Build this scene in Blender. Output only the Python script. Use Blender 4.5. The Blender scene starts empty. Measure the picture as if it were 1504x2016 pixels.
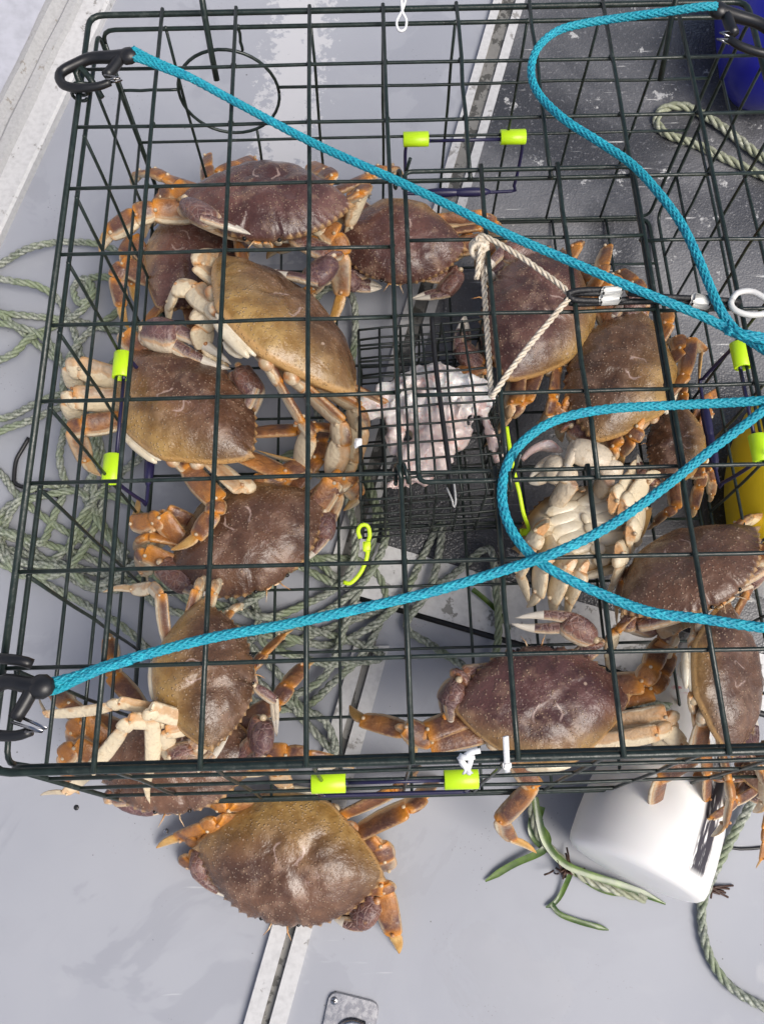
import bpy, math, random
import numpy as np
from mathutils import Matrix, Vector
random.seed(7); rng = np.random.default_rng(7)
scene = bpy.context.scene
col = scene.collection

# ------------------------------------------------------------------ camera
CELL = 0.060; RY = 0.98771; NX, NY = 9, 10
PW, PL_, PH = NX*CELL, NY*RY*CELL, 4.2868*CELL          # pot width, length, height
F_PX, CX, CY = 1620.0, 752.0, 1008.0                     # photograph pixels
R_CAM = np.array([[0.9996164, -0.0276736, -0.0010806],   # pot frame -> camera (x right, y down, z forward)
                  [-0.0263028, -0.9364403, -0.3498397],
                  [0.0086694, 0.3497339, -0.9368090]])
C_LOC = np.array([0.22250, -0.03070, 0.74620])           # camera in the pot's frame
TILT = math.radians(-8.0)                                # the pot's front edge is propped up on the white buoy
ct, st = math.cos(TILT), math.sin(TILT)
POT_R = np.array([[1,0,0],[0,ct,-st],[0,st,ct]])
PIV_L = np.array([0, PL_, 0.0]); PIV_W = np.array([0, PL_, 0.004])
def l2w(p): return (np.asarray(p, float)-PIV_L) @ POT_R.T + PIV_W
def w2l(p): return (np.asarray(p, float)-PIV_W) @ POT_R + PIV_L
C_W = l2w(C_LOC); CAM_W = R_CAM @ POT_R.T                # world -> camera
def ray(px, py):
    return CAM_W.T @ np.array([(px-CX)/F_PX, (py-CY)/F_PX, 1.0])
def fl(px, py, z=0.0):                                   # pixel -> world point at world height z
    d = ray(px, py); t = (z-C_W[2])/d[2]; return C_W+d*t
def pt(px, py, z=0.0):                                   # pixel -> world point at height z above the pot's base plane
    d = R_CAM.T @ np.array([(px-CX)/F_PX, (py-CY)/F_PX, 1.0]); t = (z-C_LOC[2])/d[2]
    return l2w(C_LOC+d*t)
def pl(px, py, z=0.0): return w2l(pt(px, py, z))         # same, in the pot's own frame
cam = bpy.data.cameras.new('camera'); cam_o = bpy.data.objects.new('camera', cam); col.objects.link(cam_o)
cam.sensor_fit = 'VERTICAL'; cam.sensor_height = 36; cam.lens = F_PX/2016*36
cam.clip_start = 0.01; cam.clip_end = 500
cr = CAM_W
cam_o.matrix_world = Matrix(((cr[0][0], -cr[1][0], -cr[2][0], C_W[0]), (cr[0][1], -cr[1][1], -cr[2][1], C_W[1]),
                             (cr[0][2], -cr[1][2], -cr[2][2], C_W[2]), (0, 0, 0, 1)))
scene.camera = cam_o
# ------------------------------------------------------------------ sky, sun, exposure
SUN_EL, SUN_AZ = 56.0, 125.0                             # azimuth clockwise from +y (back): from the right and front
world = bpy.data.worlds.new('World'); scene.world = world; world.use_nodes = True
nt = world.node_tree; nt.nodes.clear()
sky = nt.nodes.new('ShaderNodeTexSky'); sky.sky_type = 'NISHITA'; sky.sun_disc = False
sky.sun_elevation = math.radians(SUN_EL); sky.sun_rotation = math.radians(SUN_AZ)
sky.air_density = 0.9; sky.dust_density = 4.0; sky.ozone_density = 1.0
bg = nt.nodes.new('ShaderNodeBackground'); bg.inputs['Strength'].default_value = 0.115
wo = nt.nodes.new('ShaderNodeOutputWorld')
nt.links.new(sky.outputs[0], bg.inputs['Color']); nt.links.new(bg.outputs[0], wo.inputs['Surface'])
sl = bpy.data.lights.new('sun', 'SUN'); sl.energy = 2.3; sl.angle = math.radians(34); sl.color = (1.0, 0.955, 0.89)
so = bpy.data.objects.new('sun', sl); col.objects.link(so)
az, el = math.radians(SUN_AZ), math.radians(SUN_EL)
sd = Vector((math.sin(az)*math.cos(el), math.cos(az)*math.cos(el), math.sin(el)))
so.rotation_euler = sd.to_track_quat('Z', 'Y').to_euler(); so.location = (1, -1, 3)
vs = scene.view_settings; vs.view_transform = 'Standard'; vs.look = 'None'; vs.exposure = 0.30; vs.gamma = 1.0
vs.use_curve_mapping = False
scene.render.resolution_x, scene.render.resolution_y = 763, 1024

# ------------------------------------------------------------------ node helpers
class NG:
    def __init__(self, name):
        self.m = bpy.data.materials.new(name); self.m.use_nodes = True
        self.t = self.m.node_tree; self.b = self.t.nodes['Principled BSDF']
    def n(self, typ, **kw):
        nd = self.t.nodes.new(typ)
        for k, v in kw.items(): setattr(nd, k, v)
        return nd
    def put(self, sock, v):
        if isinstance(v, bpy.types.NodeSocket): self.t.links.new(v, sock)
        elif v is not None:
            if sock.type == 'RGBA' and len(v) == 3: v = (*v, 1)
            sock.default_value = v
    def math(self, op, a, b=None, c=None, clamp=False):
        nd = self.n('ShaderNodeMath', operation=op, use_clamp=clamp)
        for i, v in enumerate((a, b, c)):
            if v is not None: self.put(nd.inputs[i], v)
        return nd.outputs[0]
    def ss(self, v, lo, hi, a=0.0, b=1.0):
        nd = self.n('ShaderNodeMapRange', interpolation_type='SMOOTHSTEP')
        self.put(nd.inputs[0], v); self.put(nd.inputs[1], lo); self.put(nd.inputs[2], hi)
        self.put(nd.inputs[3], a); self.put(nd.inputs[4], b); return nd.outputs[0]
    def mix(self, f, a, b, blend='MIX'):
        nd = self.n('ShaderNodeMix', data_type='RGBA', blend_type=blend, clamp_factor=True)
        self.put(nd.inputs['Factor'], f); self.put(nd.inputs[6], a); self.put(nd.inputs[7], b); return nd.outputs[2]
    def noise(self, scale, detail=3, vec=None, rough=0.55, dist=0.0):
        nd = self.n('ShaderNodeTexNoise'); nd.inputs['Scale'].default_value = scale
        nd.inputs['Detail'].default_value = detail; nd.inputs['Roughness'].default_value = rough
        nd.inputs['Distortion'].default_value = dist
        self.put(nd.inputs['Vector'], vec if vec is not None else self.obj()); return nd.outputs[0]
    def vor(self, scale, vec=None, feat='F1', out=0, rnd=1.0):
        nd = self.n('ShaderNodeTexVoronoi', feature=feat); nd.inputs['Scale'].default_value = scale
        nd.inputs['Randomness'].default_value = rnd
        self.put(nd.inputs['Vector'], vec if vec is not None else self.obj()); return nd.outputs[out]
    def obj(self):
        if not hasattr(self, '_o'): self._o = self.n('ShaderNodeTexCoord').outputs['Object']
        return self._o
    def attr(self, name, typ='GEOMETRY'):
        nd = self.n('ShaderNodeAttribute', attribute_name=name, attribute_type=typ); return nd
    def xyz(self, v):
        nd = self.n('ShaderNodeSeparateXYZ'); self.put(nd.inputs[0], v); return nd.outputs
    def scale(self, v, s, loc=(0,0,0), rot=(0,0,0)):
        nd = self.n('ShaderNodeMapping'); self.put(nd.inputs[0], v)
        nd.inputs['Scale'].default_value = s; nd.inputs['Location'].default_value = loc; nd.inputs['Rotation'].default_value = rot
        return nd.outputs[0]
    def bump(self, h, strength=0.3, dist=0.002, normal=None):
        nd = self.n('ShaderNodeBump'); nd.inputs['Strength'].default_value = strength; nd.inputs['Distance'].default_value = dist
        self.put(nd.inputs['Height'], h)
        if normal is not None: self.put(nd.inputs['Normal'], normal)
        return nd.outputs[0]
    def done(self, color, rough=0.5, normal=None, spec=0.5, coat=0.0, coat_r=0.1, metal=0.0, sss=0.0, sss_r=(0.004,0.002,0.001), trans=None):
        b = self.b
        self.put(b.inputs['Base Color'], color); self.put(b.inputs['Roughness'], rough)
        self.put(b.inputs['Specular IOR Level'], spec); self.put(b.inputs['Coat Weight'], coat)
        self.put(b.inputs['Coat Roughness'], coat_r); self.put(b.inputs['Metallic'], metal)
        if sss: b.inputs['Subsurface Weight'].default_value = sss; b.inputs['Subsurface Radius'].default_value = sss_r; b.inputs['Subsurface Scale'].default_value = 1.0
        if normal is not None: self.put(b.inputs['Normal'], normal)
        return self.m
def plain(name, color, rough=0.5, metal=0.0, var=0.15, scale=60, coat=0.0, bump=0.05):
    g = NG(name); n = g.noise(scale, 4); v = g.noise(scale*0.15, 2)
    c2 = tuple(x*(1-var) for x in color); c3 = tuple(min(1, x*(1+var)) for x in color)
    c = g.mix(n, c2, c3); c = g.mix(g.ss(v, .35, .75, 0, .35), c, tuple(x*(1-2*var) for x in color))
    return g.done(c, g.ss(n, .2, .8, max(.05, rough-.08), rough+.08), g.bump(n, bump, .001), metal=metal, coat=coat)

# ------------------------------------------------------------------ mesh helpers
class MB:
    def __init__(self): self.v = []; self.f = []; self.m = []; self.a = []; self.nv = 0; self.smooth = True
    def add(self, v, f, mat=0, a=None):
        v = np.asarray(v, float); o = self.nv; self.v.append(v); self.nv += len(v)
        a = np.zeros((len(v), 4)) if a is None else np.asarray(a, float)
        self.a.append(a if a.shape[1] == 4 else np.c_[a, np.zeros(len(v))])
        for q in f: self.f.append(tuple(i+o for i in q))
        self.m.extend([mat]*len(f) if not hasattr(mat, '__len__') else mat)
    def build(self, name, mats, parent=None, M=None, attr=False, smooth=True):
        me = bpy.data.meshes.new(name); v = np.concatenate(self.v)
        if M is not None:
            Mi = np.linalg.inv(np.array(M)); v = v @ Mi[:3,:3].T + Mi[:3,3]
        me.from_pydata(v.tolist(), [], self.f); 
        for m in (mats if isinstance(mats, (list, tuple)) else [mats]): me.materials.append(m)
        me.polygons.foreach_set('material_index', self.m)
        if smooth: me.polygons.foreach_set('use_smooth', [True]*len(me.polygons))
        if attr:
            at = me.attributes.new('cdat', 'FLOAT_COLOR', 'POINT'); at.data.foreach_set('color', np.concatenate(self.a).ravel())
        me.update()
        o = bpy.data.objects.new(name, me); col.objects.link(o)
        if M is not None: o.matrix_world = Matrix(np.array(M).tolist())
        if parent is not None: o.parent = parent
        return o
def unit(v): v = np.asarray(v, float); return v/(np.linalg.norm(v)+1e-12)
def frames(P, up=None):
    P = np.asarray(P, float); n = len(P); T = np.gradient(P, axis=0); T /= np.linalg.norm(T, axis=1)[:,None]+1e-12
    u = np.array([0,0,1.0]) if up is None else np.asarray(up, float)
    if abs(T[0]@u)/np.linalg.norm(u) > 0.95: u = np.array([1.0,0.2,0])
    N = np.zeros_like(P); N[0] = unit(u-(u@T[0])*T[0])
    for i in range(1, n):
        w = N[i-1]-(N[i-1]@T[i])*T[i]; N[i] = w/(np.linalg.norm(w)+1e-12)
    return T, N, np.cross(T, N)
def tube(mb, P, r, seg=8, mat=0, up=None, caps=True, flat=1.0, attr=None):
    P = np.asarray(P, float); n = len(P); T, N, B = frames(P, up)
    r = np.broadcast_to(np.asarray(r, float), (n,)); a = np.arange(seg)*2*math.pi/seg
    V = P[:,None]+r[:,None,None]*(np.cos(a)[None,:,None]*N[:,None]*flat+np.sin(a)[None,:,None]*B[:,None])
    V = V.reshape(-1,3); F = []
    for i in range(n-1):
        for j in range(seg):
            k = (j+1)%seg; F.append((i*seg+j, i*seg+k, (i+1)*seg+k, (i+1)*seg+j))
    if caps: F.append(tuple(range(seg-1,-1,-1))); F.append(tuple((n-1)*seg+j for j in range(seg)))
    mb.add(V, F, mat)
def sphere(mb, c, r, mat=0, a=None, seg=10, rings=6, R=None):
    r = np.broadcast_to(np.asarray(r, float), (3,)); V = [(0,0,1)]; F = []
    for i in range(1, rings):
        th = math.pi*i/rings
        for j in range(seg): ph = 2*math.pi*j/seg; V.append((math.sin(th)*math.cos(ph), math.sin(th)*math.sin(ph), math.cos(th)))
    V.append((0,0,-1)); V = np.array(V)*r
    if R is not None: V = V @ np.asarray(R).T
    V = V+np.asarray(c)
    for j in range(seg):
        F.append((0, 1+j, 1+(j+1)%seg)); b = 1+(rings-2)*seg; F.append((b+j, len(V)-1, b+(j+1)%seg))
    for i in range(rings-2):
        for j in range(seg):
            p = 1+i*seg; k = (j+1)%seg; F.append((p+j, p+seg+j, p+seg+k, p+k))
    mb.add(V, F, mat, None if a is None else np.tile(a, (len(V),1)))
def box(mb, c, s, mat=0, R=None, bev=0.0):
    s = np.asarray(s, float)/2; V = []; F = []
    b = min(bev, s.min()*0.9)
    if b <= 0:
        V = np.array([(x,y,z) for x in(-1,1) for y in(-1,1) for z in(-1,1)])*s
        F = [(0,1,3,2),(4,6,7,5),(0,4,5,1),(2,3,7,6),(0,2,6,4),(1,5,7,3)]
    else:
        idx = {}
        for x in(-1,1):
            for y in(-1,1):
                for z in(-1,1):
                    for k in range(3):
                        p = np.array([x,y,z])*s; q = np.array([x,y,z])*b; q[k] = 0; idx[(x,y,z,k)] = len(V); V.append(p-q)
        V = np.array(V)
        for k in range(3):
            o = [i for i in range(3) if i != k]
            for sg in(-1,1):
                L = []
                for u,w in((-1,-1),(1,-1),(1,1),(-1,1)):
                    t = [0,0,0]; t[k] = sg; t[o[0]] = u; t[o[1]] = w; L.append(idx[(*t,k)])
                F.append(tuple(L if (sg>0) == (k != 1) else L[::-1]))
        for k in range(3):
            o = [i for i in range(3) if i != k]
            for u in(-1,1):
                for w in(-1,1):
                    t0=[0,0,0];t1=[0,0,0]; t0[k]=-1;t1[k]=1; t0[o[0]]=t1[o[0]]=u; t0[o[1]]=t1[o[1]]=w
                    L=[idx[(*t0,o[0])],idx[(*t1,o[0])],idx[(*t1,o[1])],idx[(*t0,o[1])]]
                    F.append(tuple(L))
        for x in(-1,1):
            for y in(-1,1):
                for z in(-1,1): F.append((idx[(x,y,z,0)],idx[(x,y,z,1)],idx[(x,y,z,2)]))
    if R is not None: V = V @ np.asarray(R).T
    mb.add(V+np.asarray(c), F, mat)
def spline(P, ds):
    P = np.asarray(P, float); n = len(P); Q = np.vstack([2*P[0]-P[1], P, 2*P[-1]-P[-2]]); out = []
    for i in range(1, n):
        p0,p1,p2,p3 = Q[i-1],Q[i],Q[i+1],Q[i+2]; m = max(2, int(np.linalg.norm(p2-p1)/ds*4))
        t = np.linspace(0,1,m,endpoint=False)[:,None]
        out.append(.5*((2*p1)+(-p0+p2)*t+(2*p0-5*p1+4*p2-p3)*t**2+(-p0+3*p1-3*p2+p3)*t**3))
    out = np.vstack(out+[P[-1:]]); L = np.r_[0, np.cumsum(np.linalg.norm(np.diff(out,axis=0),axis=1))]
    s = np.linspace(0, L[-1], max(3, int(L[-1]/ds)))
    return np.c_[tuple(np.interp(s, L, out[:,k]) for k in range(3))]
def tag(o, label, cat, group=None, kind=None):
    if label: o['label'] = label
    if cat: o['category'] = cat
    if group: o['group'] = group
    if kind: o['kind'] = kind
    return o
def empty(name, loc=(0,0,0), M=None):
    o = bpy.data.objects.new(name, None); o.empty_display_size = .02; col.objects.link(o)
    if M is not None: o.matrix_world = Matrix(np.array(M).tolist())
    else: o.location = loc
    return o
def mat4(R, t): M = np.eye(4); M[:3,:3] = R; M[:3,3] = t; return M
def hsh(x): return np.modf(np.sin(x*12.9898)*43758.5453)[0]
# ------------------------------------------------------------------ materials
def deck_mat():
    g = NG('grey_deck_paint'); o = g.obj()
    n1 = g.noise(3.0, 4); n2 = g.noise(90, 4); n3 = g.noise(16, 5, dist=.6)
    c = g.mix(g.ss(n1,.3,.7), (.292,.306,.345), (.340,.353,.388)); c = g.mix(g.ss(n3,.56,.72,0,.3), c, (.37,.38,.41)); c = g.mix(g.ss(g.noise(7,6,dist=1.2),.55,.64,0,.16), c, (.27,.28,.315))
    spk = g.math('MULTIPLY', g.math('LESS_THAN', g.vor(70), g.math('MULTIPLY', g.noise(35,2), .11)), g.math('GREATER_THAN', g.noise(14,3), .54))
    c = g.mix(g.math('MULTIPLY', spk, .8), c, (.10,.10,.10))
    # pale scuffed streak worn into the paint, along the deck's fore-and-aft line
    x, y, z = g.xyz(o)
    a, b = fl(600,0), fl(540,420); d = unit(b-a); nx, ny = -d[1], d[0]
    dist = g.math('ABSOLUTE', g.math('SUBTRACT', g.math('ADD', g.math('MULTIPLY', x, float(nx)), g.math('MULTIPLY', y, float(ny))), float(a[0]*nx+a[1]*ny)))
    flake = g.noise(75, 6, rough=.72)
    thr = g.math('ADD', g.math('MULTIPLY', dist, 6.0), .30)
    m = g.ss(g.math('SUBTRACT', flake, thr), 0.0, .05)
    m = g.math('MULTIPLY', m, g.math('GREATER_THAN', y, float(fl(560,520)[1])))
    c = g.mix(g.math('MULTIPLY', m, .6), c, (.56,.56,.57))
    film = g.ss(g.noise(5.5, 5, g.scale(o, (1,1,1), (3.1,1.7,0)), .6, 1.0), .545, .575); c = g.mix(g.math('MULTIPLY', film, .30), c, (.235,.246,.28))
    scf = g.noise(1.0, 3, g.scale(o, (9,120,1), (2,5,0), (0,0,1.2))); c = g.mix(g.math('MULTIPLY', g.ss(scf,.70,.75), g.ss(n1,.45,.6,.0,.55)), c, (.52,.53,.54))
    grit = g.math('MULTIPLY', g.math('LESS_THAN', g.vor(240), .13), g.ss(g.noise(9,4),.55,.66)); c = g.mix(g.math('MULTIPLY', grit, .6), c, (.14,.13,.115))
    return g.done(c, g.ss(film, 0, 1, .60, .46), g.bump(g.math('ADD', g.math('MULTIPLY', n2, .5), n3), .10, .0015))
def chipped(name, top, under, thr=.55, scale=30, rough=.45, amt=1.0):
    g = NG(name); n = g.noise(scale, 6, rough=.68); n2 = g.noise(scale*4, 4); st = g.noise(7, 3)
    k = g.math('ADD', g.math('MULTIPLY', n, .75), g.math('MULTIPLY', st, .25))
    m = g.ss(k, thr, thr+.03); c = g.mix(g.ss(n2,.3,.8), top, tuple(x*.82 for x in top)); c = g.mix(g.math('MULTIPLY', m, amt), c, under)
    return g.done(c, rough, g.bump(g.math('SUBTRACT', 1.0, m), .35, .001))
def dark_panel_mat():
    g = NG('worn_dark_nonskid'); n = g.noise(240, 3); n1 = g.noise(5, 5, dist=.8); fine = g.vor(420)
    c = g.mix(g.ss(n1,.3,.7), (.045,.046,.050), (.19,.192,.202))  # lighter grey end raised to put the wet sheen into the colour
    c = g.mix(g.ss(n,.57,.72,0,.6), c, (.26,.26,.27))
    f = g.noise(26, 6, rough=.75); c = g.mix(g.ss(f,.61,.66,0,.85), c, (.50,.50,.49))
    # knife scratches: thin stretched noise in three directions
    for rz, off in ((.4,0),(1.15,3),(2.3,7),(2.75,11),(.8,17),(1.9,23)):
        v = g.scale(g.obj(), (6,170,1), (off,off*2,0), (0,0,rz)); s = g.noise(1.0, 2, v); brk = g.noise(20, 3, g.scale(g.obj(), (1,1,1), (off,0,0)))
        m = g.math('MULTIPLY', g.ss(s,.70,.735), g.ss(brk,.50,.58)); c = g.mix(g.math('MULTIPLY', m, .85), c, (.55,.55,.54))
    wet = g.ss(n1,.40,.62)
    return g.done(c, g.ss(wet,0,1,.26,.52), g.bump(g.math('ADD', fine, n), .5, .0012))
M_deck = deck_mat()
M_white = chipped('chipped_white_paint', (.54,.54,.54), (.24,.23,.215), .585, 48, amt=.85)
M_panel = chipped('flaking_pale_paint', (.60,.60,.60), (.24,.235,.22), .56, 40)
M_groove = chipped('grimy_channel', (.20,.195,.18), (.07,.068,.06), .50, 50)
M_dark = dark_panel_mat()
M_hull = chipped('grey_hull_side', (.40,.41,.46), (.36,.36,.36), .66, 20, amt=.4)
M_caulk = chipped('dirty_caulk', (.40,.40,.40), (.24,.22,.19), .585, 70, amt=.8)
M_black = plain('black_rubber', (.012,.012,.013), .4)
def wire_mat():
    g = NG('green_black_vinyl_wire'); n = g.noise(180, 4); n2 = g.noise(60, 5, rough=.7); c = g.mix(g.ss(n,.3,.7), (.008,.015,.012), (.016,.027,.022)); c = g.mix(g.ss(n2,.60,.68,0,.6), c, (.055,.068,.060))
    return g.done(c, g.ss(n2,.4,.7,.28,.5), g.bump(g.math('ADD', n, n2),.35,.001))
M_wire = wire_mat()
M_fine = plain('dark_mesh_wire', (.018,.024,.020), .42, var=.4, scale=300, bump=.3)
M_gate = plain('dark_blue_coated_wire', (.016,.014,.055), .38)
M_lime = plain('lime_plastic_sleeve', (.52,.80,.012), .34, var=.06, scale=40, bump=.03)
M_zip_lime = plain('lime_zip_tie', (.62,.86,.015), .38, var=.06)
M_zip = plain('white_nylon', (.80,.80,.80), .35, var=.05)
M_plastic = plain('black_hook_plastic', (.013,.013,.014), .36, var=.25, scale=90)
M_steel = plain('brushed_steel', (.42,.42,.43), .26, metal=1.0, var=.12, scale=200, bump=.08)
M_alu = plain('crimp_aluminium', (.50,.50,.48), .45, metal=.3, var=.1)
M_ringw = plain('white_coated_ring', (.72,.71,.68), .35, var=.1)
M_blue = plain('blue_plastic', (.010,.012,.26), .38, var=.25, scale=30)
M_yellow = plain('yellow_buoy_foam', (.86,.62,.012), .42, var=.08, scale=50)
M_bwhite = plain('white_buoy_foam', (.80,.79,.76), .40, var=.03, scale=40)
M_nylon = plain('black_bungee', (.012,.012,.013), .5, var=.4, scale=500, bump=.5)
def fibre(name, c1, c2, c3=None, sc=300, sheen=.3):
    g = NG(name); n = g.noise(sc, 4); w = g.noise(25, 3); c = g.mix(g.ss(n,.3,.7), c1, c2)
    if c3: c = g.mix(g.ss(w,.42,.62,0,.75), c, c3)
    return g.done(c, .55, g.bump(n, .5, .0008))
M_teal = fibre('teal_braided_poly', (.006,.20,.31), (.022,.42,.52), (.012,.30,.38))
M_rope = fibre('weathered_green_rope', (.10,.12,.092), (.43,.45,.385), (.21,.26,.145))
M_rope2 = fibre('olive_white_rope', (.19,.20,.14), (.46,.47,.38), (.28,.30,.19))
M_cord = fibre('cream_cotton_cord', (.52,.44,.33), (.74,.66,.53))
def grass_mat():
    g = NG('eelgrass'); n = g.noise(60, 4); c = g.mix(g.ss(n,.3,.7), (.028,.066,.008), (.10,.17,.018))
    return g.done(c, .3, g.bump(n,.3,.001), coat=.3)
M_grass = grass_mat()
M_weed = plain('brown_weed', (.06,.028,.018), .5, var=.5, scale=200)
def buoy_mat():
    g = NG('white_buoy_marked'); o = g.obj(); x, y, z = g.xyz(o); n = g.noise(30, 3)
    c = g.mix(n, (.80,.79,.76), (.86,.85,.83)); d = g.noise(1, 4, g.scale(o, (220,220,30)))
    # marker scribble band down one flank, red rubbed print near the tip (object space: z along the axis)
    ang = g.math('ARCTAN2', y, x)
    band = g.math('MULTIPLY', g.ss(g.math('ABSOLUTE', g.math('SUBTRACT', ang, BUOY_INK)), .12,.20,1,0), g.math('MULTIPLY', g.ss(z,.012,.020), g.ss(z,.185,.198,1,0)))
    ink = g.math('MULTIPLY', band, g.ss(d,.37,.47)); c = g.mix(ink, c, (.035,.03,.04))
    rb = g.math('MULTIPLY', g.ss(g.math('ABSOLUTE', g.math('SUBTRACT', ang, BUOY_INK-0.95)), .25,.5,1,0), g.math('MULTIPLY', g.ss(z,.155,.165), g.ss(z,.19,.20,1,0)))
    red = g.math('MULTIPLY', rb, g.ss(g.noise(190,4),.50,.60)); c = g.mix(red, c, (.55,.03,.06))
    return g.done(c, .38, g.bump(n,.05,.001), sss=.08)
BUOY_INK = 0.50
# --- crab
def shell_mat():
    g = NG('crab_shell'); a = g.attr('cdat').outputs['Vector']; x, y, r = g.xyz(a); o = g.obj()
    tan = g.attr('tan', 'OBJECT').outputs['Fac']; off = g.attr('seed', 'OBJECT').outputs['Fac']
    ov = g.n('ShaderNodeVectorMath', operation='ADD'); g.put(ov.inputs[0], o); cmb = g.n('ShaderNodeCombineXYZ'); g.put(cmb.inputs[2], off); g.put(ov.inputs[1], cmb.outputs[0]); o2 = ov.outputs[0]
    n1 = g.noise(22, 5, o2, dist=.5); n2 = g.noise(70, 5, o2); n3 = g.noise(420, 3, o2)
    pur = g.attr('pur', 'OBJECT').outputs['Fac']; dark = g.mix(g.ss(n1,.35,.68), g.mix(pur, (.076,.036,.017), (.066,.027,.024)), g.mix(pur, (.170,.088,.042), (.148,.066,.056)))
    dark = g.mix(g.ss(n2,.50,.72,0,.55), dark, (.29,.175,.115))
    tn = g.mix(g.ss(n2,.3,.7), (.27,.145,.036), (.43,.27,.090))
    k = g.math('ADD', g.math('MULTIPLY', y, -2.3), g.math('MULTIPLY', g.math('SUBTRACT', n1, .5), .9))
    k = g.math('ADD', k, g.math('ADD', g.math('ADD', g.math('MULTIPLY', tan, 1.5), .10), g.math('MULTIPLY', g.ss(r,.55,1.0), .30)))
    c = g.mix(g.ss(k,.70,1.80), dark, tn)
    # fine pale granulation
    v1 = g.vor(330, o2); gran = g.math('MULTIPLY', g.ss(v1,.34,.14), g.ss(n2,.36,.58)); c = g.mix(g.math('MULTIPLY', gran, .55), c, (.52,.36,.24))
    v2n = g.n('ShaderNodeTexVoronoi'); v2n.inputs['Scale'].default_value = 120; g.put(v2n.inputs['Vector'], o2)
    rc = g.xyz(v2n.outputs['Color']); spot = g.math('MULTIPLY', g.ss(v2n.outputs['Distance'], g.math('MULTIPLY', rc[1], .24), g.math('MULTIPLY', rc[1], .12)), g.math('GREATER_THAN', g.math('ADD', rc[0], g.math('MULTIPLY', n1, .6)), 1.16))
    spot = g.math('MULTIPLY', spot, g.ss(g.math('ABSOLUTE', x), .10,.2)); c = g.mix(g.math('MULTIPLY', spot, .8), c, (.52,.38,.28))
    # squiggly pale scars in the middle of the back
    w = g.noise(48, 2, o2, dist=2.2); ln = g.ss(g.math('ABSOLUTE', g.math('SUBTRACT', w, .5)), .012, .0)
    cen = g.math('MULTIPLY', g.ss(r,.62,.30), g.ss(n1,.48,.56)); c = g.mix(g.math('MULTIPLY', g.math('MULTIPLY', ln, cen), .55), c, (.40,.27,.24))
    sc_ = g.math('ADD', g.math('MULTIPLY', g.math('SINE', g.math('MULTIPLY', y, 44.0)), .016), g.math('MULTIPLY', g.math('SUBTRACT', n2, .5), .07))
    hk_ = g.math('ABSOLUTE', g.math('SUBTRACT', g.math('ABSOLUTE', x), g.math('ADD', sc_, .062)))
    hm = g.math('MULTIPLY', g.ss(hk_,.0085,.003), g.math('MULTIPLY', g.ss(y,-.15,-.13), g.ss(y,-.035,-.05))); c = g.mix(g.math('MULTIPLY', hm, .65), c, (.46,.33,.28))
    rim = g.math('MULTIPLY', g.ss(r,.955,.985), g.ss(y,.02,-.06)); c = g.mix(g.math('MULTIPLY', rim, .85), c, (.52,.30,.11))
    teeth = g.math('MULTIPLY', g.ss(r,.985,1.03), g.ss(y,-.1,.02)); c = g.mix(g.math('MULTIPLY', teeth, .8), c, (.50,.30,.13))
    h = g.math('ADD', g.math('MULTIPLY', n2, 1.2), g.math('ADD', g.math('MULTIPLY', gran, .45), g.math('MULTIPLY', n3, .18)))
    return g.done(c, g.ss(n2,.35,.7,.25,.44), g.bump(h,.8,.0026), coat=.28, coat_r=.24)
def leg_mat(name, d1, d2, orange, cream, up_lo=-.15, up_hi=.45, ret=False):
    g = NG(name); a = g.attr('cdat').outputs['Vector']; t, up, idv = g.xyz(a); n = g.noise(70, 4); n2 = g.noise(260, 3); big = g.noise(18, 3)
    top = g.mix(g.ss(n,.35,.7), d1, d2)
    top = g.mix(g.ss(big,.44,.68,0,.45), top, orange); strk = g.noise(1, 3, g.scale(a, (3,9,5))); top = g.mix(g.ss(strk,.52,.68,0,.5), top, tuple(x_*.6 for x_ in d1)); gv = g.vor(520); top = g.mix(g.math('MULTIPLY', g.ss(gv,.28,.12), .35), top, (.48,.30,.16))
    ends = g.math('ADD', g.ss(t,.28,.0), g.ss(t,.76,1.0)); top = g.mix(g.math('MULTIPLY', ends, .85), top, orange)
    k = g.math('ADD', up, g.math('MULTIPLY', g.math('SUBTRACT', n, .5), .7)); k = g.math('ADD', k, idv)
    c = g.mix(g.ss(k, up_lo, up_hi), cream, top)
    jn = g.math('MULTIPLY', g.math('ADD', g.ss(t,.13,.0), g.ss(t,.86,1.0)), g.ss(n,.36,.56)); c = g.mix(g.math('MULTIPLY', jn, .7), c, orange); c = g.mix(g.ss(n2,.56,.74,0,.35), c, (.42,.24,.09))
    edge = g.math('MULTIPLY', g.ss(g.math('ABSOLUTE', g.math('SUBTRACT', k, (up_lo+up_hi)/2-.12)), .16, .02), .5); c = g.mix(edge, c, (.50,.22,.05))
    eg = g.attr('cdat').outputs['Alpha']; ek = g.ss(g.math('ADD', eg, g.math('MULTIPLY', g.math('SUBTRACT', n2, .5), .25)), .90, .99); c = g.mix(g.math('MULTIPLY', ek, .6), c, (.50,.31,.14))
    h = g.math('ADD', n, g.math('MULTIPLY', n2, .8))
    if ret:
        v = g.vor(170, feat='DISTANCE_TO_EDGE'); m = g.ss(v,.11,.03); m = g.math('MULTIPLY', g.math('MULTIPLY', m, g.ss(k, up_lo, up_hi)), g.ss(big,.35,.5)); c = g.mix(g.math('MULTIPLY', m, .40), c, (.36,.25,.22)); h = g.math('SUBTRACT', h, g.math('MULTIPLY', m, .4))
    return g.done(c, g.ss(n,.3,.7,.32,.52), g.bump(h,.7,.0020), coat=.15, coat_r=.25)
CREAM = (.76,.64,.44)
M_shell = shell_mat()
M_leg = leg_mat('crab_leg', (.115,.050,.036), (.25,.112,.050), (.60,.225,.020), CREAM)
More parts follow.
